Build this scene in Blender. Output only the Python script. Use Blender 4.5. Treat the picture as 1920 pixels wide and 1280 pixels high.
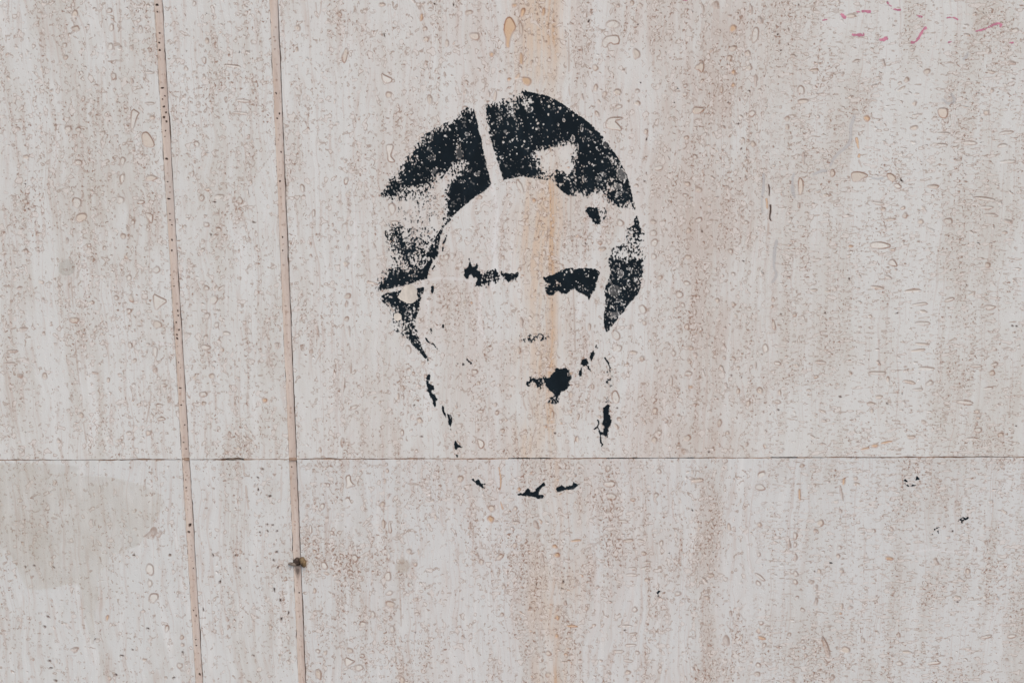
import bpy, bmesh, math, random
import numpy as np
from mathutils import Matrix, Vector
from mathutils.geometry import delaunay_2d_cdt

sc = bpy.context.scene
for o in list(bpy.data.objects):
    bpy.data.objects.remove(o)

# ------------------------------------------------------------------ camera
IW, IH = 1920.0, 1280.0
LENS = 35.0
FPX = LENS / 36.0 * IW
PITCH = math.radians(9.69)
ROLL = math.radians(-0.183)
CAM = Vector((0.0, -1.20, 1.60))
fwd = Vector((0, math.cos(PITCH), -math.sin(PITCH)))
r0 = Vector((1, 0, 0)); u0 = Vector((0, math.sin(PITCH), math.cos(PITCH)))
rgt = r0 * math.cos(ROLL) + u0 * math.sin(ROLL)
upv = u0 * math.cos(ROLL) - r0 * math.sin(ROLL)
cam_data = bpy.data.cameras.new('camera')
cam_data.lens = LENS; cam_data.sensor_width = 36.0
cam_data.clip_start = 0.02; cam_data.clip_end = 1000.0
cam = bpy.data.objects.new('camera', cam_data)
m = Matrix((rgt, upv, -fwd)).transposed().to_4x4()
m.translation = CAM
cam.matrix_world = m
sc.collection.objects.link(cam)
sc.camera = cam

# ------------------------------------------------------------------ sky, sun, exposure
SUN_EL, SUN_AZ = math.radians(52), math.radians(28)       # soft sun behind the viewer
world = bpy.data.worlds.new('World'); sc.world = world
world.use_nodes = True
wn = world.node_tree
sky = wn.nodes.new('ShaderNodeTexSky'); sky.sky_type = 'NISHITA'
sky.sun_disc = False
sky.sun_elevation = SUN_EL
sky.sun_rotation = math.pi - SUN_AZ
sky.air_density = 1.0; sky.dust_density = 4.0; sky.ozone_density = 1.0
bg = wn.nodes['Background']
wn.links.new(sky.outputs['Color'], bg.inputs['Color'])
bg.inputs['Strength'].default_value = 0.13
sun_data = bpy.data.lights.new('sun', 'SUN')
sun_data.energy = 0.9; sun_data.angle = math.radians(40); sun_data.color = (1.0, 0.985, 0.96)
sun = bpy.data.objects.new('sun', sun_data)
sd = Vector((math.sin(SUN_AZ) * math.cos(SUN_EL), -math.cos(SUN_AZ) * math.cos(SUN_EL), math.sin(SUN_EL)))
sun.rotation_euler = (-sd).to_track_quat('-Z', 'Y').to_euler()
sun.location = (2, -4, 6)
sc.collection.objects.link(sun)
sc.view_settings.view_transform = 'Standard'
sc.view_settings.look = 'None'
sc.view_settings.gamma = 1.0
sc.view_settings.use_curve_mapping = False
sc.view_settings.exposure = 0.15
sc.cycles.max_bounces = 4; sc.cycles.diffuse_bounces = 2; sc.cycles.glossy_bounces = 1

# ------------------------------------------------------------------ helpers
rng = np.random.default_rng(7)
PX = CAM.y * -1 / math.cos(PITCH) / FPX          # metres on the wall per photo pixel, mid-picture

def wall(x, y):
    """photo measure -> point (X, Z) on the wall face (plane Y = 0)"""
    a = (np.asarray(x, float) - IW / 2) / FPX
    b = (IH / 2 - np.asarray(y, float)) / FPX
    dx = fwd.x + a * rgt.x + b * upv.x
    dy = fwd.y + a * rgt.y + b * upv.y
    dz = fwd.z + a * rgt.z + b * upv.z
    t = -CAM.y / dy
    return CAM.x + t * dx, CAM.z + t * dz

def lin(r, g, b):
    f = lambda c: (c / 255.0) / 12.92 if c <= 10 else (((c / 255.0) + 0.055) / 1.055) ** 2.4
    return (f(r), f(g), f(b))

def link(o, parent=None):
    sc.collection.objects.link(o)
    if parent is not None:
        o.parent = parent
    return o

def mesh_object(name, verts, faces, mat, parent=None):
    me = bpy.data.meshes.new(name)
    me.from_pydata(verts, [], faces)
    me.update()
    me.materials.append(mat)
    return link(bpy.data.objects.new(name, me), parent)

class NT:
    """small node-tree writer"""
    def __init__(self, name):
        self.mat = bpy.data.materials.new(name); self.mat.use_nodes = True
        self.t = self.mat.node_tree; self.n = self.t.nodes; self.l = self.t.links
        self.bsdf = self.n['Principled BSDF']
    def put(self, sock, v):
        if isinstance(v, bpy.types.NodeSocket): self.l.new(v, sock)
        elif isinstance(v, (tuple, list)) and len(v) == 3 and sock.type == 'RGBA': sock.default_value = (*v, 1)
        else: sock.default_value = v
    def math(self, op, a, b=0.0, c=None, clamp=False):
        n = self.n.new('ShaderNodeMath'); n.operation = op; n.use_clamp = clamp
        self.put(n.inputs[0], a); self.put(n.inputs[1], b)
        if c is not None: self.put(n.inputs[2], c)
        return n.outputs[0]
    def smooth(self, v, lo, hi, t0=0.0, t1=1.0):
        n = self.n.new('ShaderNodeMapRange'); n.interpolation_type = 'SMOOTHSTEP'
        self.put(n.inputs[0], v); self.put(n.inputs[1], lo); self.put(n.inputs[2], hi)
        n.inputs[3].default_value = t0; n.inputs[4].default_value = t1
        return n.outputs[0]
    def mix(self, f, a, b, mode='MIX'):
        n = self.n.new('ShaderNodeMix'); n.data_type = 'RGBA'; n.blend_type = mode
        self.put(n.inputs[0], f); self.put(n.inputs[6], a); self.put(n.inputs[7], b)
        return n.outputs[2]
    def vec(self, x, y, z=0.0):
        n = self.n.new('ShaderNodeCombineXYZ')
        self.put(n.inputs[0], x); self.put(n.inputs[1], y); self.put(n.inputs[2], z)
        return n.outputs[0]
    def noise(self, v, scale=1.0, detail=2.0, rough=0.5, dist=0.0):
        n = self.n.new('ShaderNodeTexNoise')
        self.put(n.inputs['Vector'], v); n.inputs['Scale'].default_value = scale
        n.inputs['Detail'].default_value = detail; n.inputs['Roughness'].default_value = rough
        n.inputs['Distortion'].default_value = dist
        return n.outputs['Fac']
    def voronoi(self, v, scale=1.0):
        n = self.n.new('ShaderNodeTexVoronoi'); self.put(n.inputs['Vector'], v)
        n.inputs['Scale'].default_value = scale
        return n.outputs['Distance'], n.outputs['Color']
    def ramp(self, v, stops):
        n = self.n.new('ShaderNodeValToRGB'); r = n.color_ramp
        while len(r.elements) < len(stops): r.elements.new(0.5)
        for e, (p, c) in zip(r.elements, stops):
            e.position = p; e.color = (c, c, c, 1) if not isinstance(c, tuple) else (*c, 1)
        self.put(n.inputs[0], v)
        return n.outputs[0]
    def coords(self, seed):
        """wall coordinates in photo-pixel-sized units: (X right, Z up)"""
        tc = self.n.new('ShaderNodeTexCoord')
        s = self.n.new('ShaderNodeSeparateXYZ'); self.l.new(tc.outputs['Object'], s.inputs[0])
        X = self.math('MULTIPLY', s.outputs[0], 1.0 / PX)
        Z = self.math('MULTIPLY', s.outputs[2], 1.0 / PX)
        return X, Z
    def attr(self, name):
        n = self.n.new('ShaderNodeAttribute'); n.attribute_name = name
        return n

# ------------------------------------------------------------------ travertine material
PALE = lin(218, 219, 216)
WARM = lin(209, 207, 201)
BEIGE = lin(200, 194, 184)
RUSTY = lin(219, 187, 150)
ROSY = lin(194, 178, 167)
POREC = lin(160, 137, 121)
PORED = lin(92, 78, 72)
FILLC = lin(224, 217, 211)

def u_of(px, py=640):
    return (wall(px, py)[0]) / PX

def travertine(name, seed, profile, py, x_stretch=1.0, z_stretch=1.0, grain=1.0, rust=None, pores=1.0, tint=(1, 1, 1), horiz=False):
    """profile: (photo x, warmth) pairs giving the vein bands of this slab"""
    t = NT(name)
    X, Z = t.coords(seed)
    wob = t.noise(t.vec(t.math('MULTIPLY', X, 1 / 170), t.math('MULTIPLY', Z, 1 / 260), seed), 1, 3, .55)
    wob = t.math('MULTIPLY', t.math('SUBTRACT', wob, 0.5), 60.0)
    Xw = t.math('ADD', X, wob)
    def N(sx, sz, d=2.0, r=0.5, dist=0.0, off=0.0, xx=None):
        return t.noise(t.vec(t.math('MULTIPLY', X if xx is None else xx, 1 / sx), t.math('MULTIPLY', Z, 1 / sz), seed + off), 1, d, r, dist)
    # vein bands
    lo, hi = u_of(profile[0][0], py), u_of(profile[-1][0], py)
    pos = t.math('DIVIDE', t.math('SUBTRACT', Xw, lo), hi - lo)
    prof = t.ramp(pos, [(min(1, max(0, (u_of(p, py) - lo) / (hi - lo))), w) for p, w in profile])
    b1 = N(22, 1100, 2, .6, 0, 1.3, Xw)
    b2 = N(75, 1500, 2, .5, 0, 2.7, Xw)
    m1 = N(130, 230, 3, .6, 0, 3.1)
    m2 = N(38, 60, 2, .6, 0, 4.9)
    warm = t.math('ADD', t.math('MULTIPLY', prof, .85), t.math('MULTIPLY', t.math('SUBTRACT', b1, .5), 1.1))
    warm = t.math('ADD', warm, t.math('MULTIPLY', t.math('SUBTRACT', b2, .5), .8))
    warm = t.math('ADD', warm, t.math('MULTIPLY', t.math('SUBTRACT', m1, .5), 1.5))
    warm = t.math('ADD', warm, t.math('MULTIPLY', t.math('SUBTRACT', m2, .5), .7), clamp=True)
    T = lambda c: tuple(a * b for a, b in zip(c, tint))
    col = t.mix(t.smooth(warm, 0.05, 0.65), T(PALE), T(WARM))
    col = t.mix(t.smooth(warm, 0.6, 1.1), col, T(BEIGE))
    # patchy vertical figure
    v1 = N(11, 110, 2, .6, 0, 91.0, Xw)
    v2 = N(30, 240, 3, .62, 0, 95.0, Xw)
    fig = t.smooth(X, u_of(1380), u_of(1500), 1, .4)
    col = t.mix(t.math('MULTIPLY', fig, t.smooth(v1, .50, .78, 0, .55)), col, lin(196, 179, 168))
    col = t.mix(t.math('MULTIPLY', fig, t.smooth(v2, .55, .72, 0, .75)), col, lin(227, 228, 226))
    col = t.mix(t.math('MULTIPLY', fig, t.smooth(v1, .48, .28, 0, .45)), col, lin(225, 226, 224))
    # fine vertical growth lines
    f1 = N(3.2, 240, 1, .65, 0, 7.7, Xw)
    col = t.mix(t.smooth(f1, .58, .75, 0, .35), col, lin(190, 172, 162))
    f2 = N(6.5, 330, 1, .5, 0, 17.7, Xw)
    col = t.mix(t.smooth(f2, .6, .75, 0, .5), col, PALE)
    # rust stained growth layers
    if rust:
        for (px, halfw, strength, softness, tint) in rust:
            c = u_of(px, py)
            d = t.math('ABSOLUTE', t.math('SUBTRACT', t.math('ADD', X, t.math('MULTIPLY', wob, .35)), c))
            g = t.smooth(d, halfw * (1 - softness), halfw * (1 + softness), 1, 0)
            g = t.math('MULTIPLY', g, t.smooth(m1, .36, .62, .2, 1))
            g = t.math('MULTIPLY', g, t.smooth(f2, .35, .6, .4, 1))
            col = t.mix(t.math('MULTIPLY', g, strength), col, tint)
    # pores: rings round filled cavities, brown specks, a few open black holes
    dens = t.math('ADD', t.math('MULTIPLY', t.smooth(warm, .1, .6), .55), t.math('ADD', t.math('MULTIPLY', t.math('SUBTRACT', N(70, 120, 2, .6, 0, 12.3), .5), 2.6), .45))
    dens = t.math('ADD', dens, t.math('ADD', t.math('MULTIPLY', t.math('SUBTRACT', N(15, 320, 1, .5, 0, 63.0, Xw), .5), 1.5), t.math('MULTIPLY', t.math('SUBTRACT', v1, .5), 1.6)))
    ring_all = None; fill_all = None
    Xq = t.math('ADD', X, t.math('MULTIPLY', N(9, 9, 0, .5, 0, 77.0), 9.0))
    right = t.smooth(X, u_of(1400), u_of(1470))
    left = t.math('SUBTRACT', 1.0, right)
    layers = [(12.0, 16.0, .645, .042, left), (6.6, 10.5, .648, .058, left)]
    if horiz: layers += [(21.0, 9.0, .640, .045, right), (8.5, 5.5, .635, .060, right)]
    else: layers = [(*q[:4], None) for q in layers]
    for k, (sx, sz, thr, wid, side) in enumerate(layers):
        n = N(sx * x_stretch, sz * z_stretch, 1.0, .5, 0, 20.1 + 3 * k, Xq)
        th = t.math('SUBTRACT', thr + .055 / pores, t.math('MULTIPLY', dens, .085 * pores))
        d = t.math('SUBTRACT', n, th)
        ring = t.smooth(t.math('ABSOLUTE', d), 0.0, wid, 1, 0)
        part = t.smooth(m2, .38, .62, .3, 1) if k % 2 else t.smooth(m2, .38, .62, 1, .3)
        if side is not None: part = t.math('MULTIPLY', part, side)
        ring = t.math('MULTIPLY', ring, part)
        fill = t.smooth(d, 0.0, wid)
        if side is not None: fill = t.math('MULTIPLY', fill, side)
        ring_all = ring if ring_all is None else t.math('MAXIMUM', ring_all, ring)
        fill_all = fill if fill_all is None else t.math('MAXIMUM', fill_all, fill)
    col = t.mix(t.math('MULTIPLY', fill_all, .55), col, FILLC)
    col = t.mix(t.math('MULTIPLY', ring_all, .72), col, POREC)
    sp = N(3.6 * x_stretch, 5.8 * z_stretch, 1, .5, 0, 41.0, Xq)
    sth = t.math('SUBTRACT', .745, t.math('MULTIPLY', dens, .11 * pores))
    spk = t.smooth(t.math('SUBTRACT', sp, sth), -.03, .09)
    col = t.mix(t.math('MULTIPLY', spk, .82), col, lin(150, 121, 104))
    vd, vc = t.voronoi(t.vec(t.math('MULTIPLY', X, 1 / 15), t.math('MULTIPLY', Z, 1 / 18), seed), 1)
    sepc = t.n.new('ShaderNodeSeparateColor'); t.l.new(vc, sepc.inputs[0])
    rad = t.math('SUBTRACT', t.math('MULTIPLY', sepc.outputs[0], .16), t.math('SUBTRACT', .16, t.math('MULTIPLY', dens, .062)))
    hole = t.smooth(t.math('SUBTRACT', rad, vd), -0.02, .02)
    hole = t.math('MULTIPLY', hole, t.smooth(sepc.outputs[1], .25, .5))
    col = t.mix(t.math('MULTIPLY', hole, .85), col, PORED)
    # fine grain
    g1 = N(2.1, 2.6, 2, .7, 0, 51.0)
    col = t.mix(t.math('MULTIPLY', t.math('SUBTRACT', g1, .5), .55 * grain, clamp=True), col, lin(170, 152, 142))
    # cavities modelled in the mesh
    at = t.attr('pit')
    col = t.mix(at.outputs['Alpha'], col, at.outputs['Color'])
    t.put(t.bsdf.inputs['Base Color'], col)
    t.put(t.bsdf.inputs['Roughness'], t.smooth(m2, .3, .7, .55, .72))
    t.bsdf.inputs['Specular IOR Level'].default_value = 0.35
    h = t.math('SUBTRACT', t.math('MULTIPLY', g1, .15), t.math('MULTIPLY', t.smooth(sp, .6, .75), .5))
    bp = t.n.new('ShaderNodeBump'); bp.inputs['Strength'].default_value = .55; bp.inputs['Distance'].default_value = .0006
    t.put(bp.inputs['Height'], h); t.l.new(bp.outputs[0], t.bsdf.inputs['Normal'])
    return t.mat

MAT_UR = travertine('travertine_upper', 3.0,
    [(540, .25), (570, .35), (620, .28), (650, .2), (690, .3), (740, .4), (800, .35), (850, .42), (905, .3), (925, .05), (945, .3), (975, .45),
     (1010, .6), (1050, .55), (1075, .3), (1110, .2), (1150, .28), (1215, .28), (1260, .45), (1330, .72), (1370, .6), (1430, .3), (1500, .4), (1590, .42), (1640, .3),
     (1740, .28), (1830, .5), (1920, .4)], 450,
    rust=[(1060, 380, .42, .9, lin(215, 203, 196)), (1012, 40, .50, .9, RUSTY), (1034, 8, .75, .95, lin(206, 164, 118)), (1325, 42, .55, .9, ROSY), (1225, 26, .25, .9, ROSY)], horiz=True)
MAT_LR = travertine('travertine_lower', 11.0,
    [(555, .3), (600, .25), (640, .3), (700, .2), (760, .35), (830, .3), (890, .12), (925, .2), (960, .3), (1000, .6), (1045, .75), (1080, .5), (1130, .2),
     (1180, .25), (1255, .05), (1275, .2), (1310, .55), (1335, .5), (1350, .2), (1390, .1), (1420, .3), (1470, .4), (1540, .45), (1600, .25), (1650, .15), (1720, .4), (1800, .35), (1920, .3)], 1070,
    x_stretch=1.05, rust=[(1040, 300, .4, .9, lin(214, 203, 197)), (1040, 42, .36, .8, RUSTY), (1045, 9, .75, .9, lin(196, 156, 116)), (1330, 20, .3, .9, ROSY)], pores=1.1, tint=(.965, .97, .985), horiz=True)
MAT_UM = travertine('travertine_strip_upper', 23.0, [(335, .2), (350, .2), (380, .4), (420, .45), (460, .35), (500, .3), (525, .2), (545, .2)], 450)
MAT_LM = travertine('travertine_strip_lower', 31.0, [(345, .2), (390, .05), (405, .05), (425, .5), (450, .45), (480, .4), (515, .15), (555, .3)], 1070, pores=.8, tint=(.975, .98, .99))
MAT_UL = travertine('travertine_left_upper', 43.0, [(-300, .3), (0, .3), (40, .35), (60, .05), (92, .05), (112, .4), (170, .5), (230, .35), (262, .2), (300, .3), (335, .2)], 450)
MAT_LL = travertine('travertine_left_lower', 57.0, [(-300, .3), (0, .2), (20, .1), (45, .2), (75, .45), (100, .4), (150, .1), (200, .05), (260, .1), (310, .25), (350, .1)], 1070, pores=.8, tint=(.965, .975, .985))

def simple(name, color, rough=.8, spec=.2, var=.25, sx=8, sz=8, dark=None):
    t = NT(name); X, Z = t.coords(0)
    n = t.noise(t.vec(t.math('MULTIPLY', X, 1 / sx), t.math('MULTIPLY', Z, 1 / sz), .5), 1, 4, .6)
    col = t.mix(t.smooth(n, .35, .7, 0, 1), color, dark if dark else tuple(c * (1 - var) for c in color))
    t.put(t.bsdf.inputs['Base Color'], col)
    t.bsdf.inputs['Roughness'].default_value = rough
    t.bsdf.inputs['Specular IOR Level'].default_value = spec
    return t

def groove_material():
    t = NT('groove_stone'); X, Z = t.coords(0)
    n1 = t.noise(t.vec(t.math('MULTIPLY', X, 1 / 9), t.math('MULTIPLY', Z, 1 / 120), 2.2), 1, 4, .6)
    n2 = t.noise(t.vec(t.math('MULTIPLY', X, 1 / 5), t.math('MULTIPLY', Z, 1 / 11), 6.2), 1, 3, .6)
    n3 = t.noise(t.vec(t.math('MULTIPLY', X, 1 / 60), t.math('MULTIPLY', Z, 1 / 160), 8.2), 1, 2, .6)
    col = t.mix(t.smooth(n1, .3, .7), lin(214, 202, 193), lin(198, 182, 171))
    col = t.mix(t.smooth(n2, .55, .75, 0, .7), col, lin(164, 136, 119))
    col = t.mix(t.smooth(n3, .5, .7, 0, .6), col, lin(198, 192, 187))
    at = t.attr('pit')
    col = t.mix(at.outputs['Alpha'], col, at.outputs['Color'])
    t.put(t.bsdf.inputs['Base Color'], col)
    t.bsdf.inputs['Roughness'].default_value = .8
    t.bsdf.inputs['Specular IOR Level'].default_value = .2
    bp = t.n.new('ShaderNodeBump'); bp.inputs['Strength'].default_value = .6; bp.inputs['Distance'].default_value = .0006
    t.put(bp.inputs['Height'], n2); t.l.new(bp.outputs[0], t.bsdf.inputs['Normal'])
    return t.mat
MAT_GROOVE = groove_material()
MAT_MORTAR = simple('mortar', lin(176, 152, 134), .9, .1, .4, 12, 6, dark=lin(112, 92, 78)).mat
MAT_PAVING = simple('paving', (0.30, 0.28, 0.26), .9, .2, .3, 90, 90).mat

def paint_material(name, c0, c1, rough=.55):
    t = NT(name)
    at = t.attr('tone')
    X, Z = t.coords(0)
    n = t.noise(t.vec(t.math('MULTIPLY', X, 1 / 24), t.math('MULTIPLY', Z, 1 / 40), 3.3), 1, 3, .6)
    base = t.mix(t.smooth(n, .4, .75), c0, tuple(c * 1.5 for c in c0))
    t.put(t.bsdf.inputs['Base Color'], t.mix(at.outputs['Fac'], base, c1))
    t.bsdf.inputs['Roughness'].default_value = rough
    t.bsdf.inputs['Specular IOR Level'].default_value = .1
    return t.mat
MAT_BLACK = paint_material('black_spray_paint', (.0075, .0130, .0180), lin(184, 182, 179), .8)
MAT_PINK = paint_material('pink_paint', lin(190, 128, 147), lin(205, 175, 182), .7)

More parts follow.
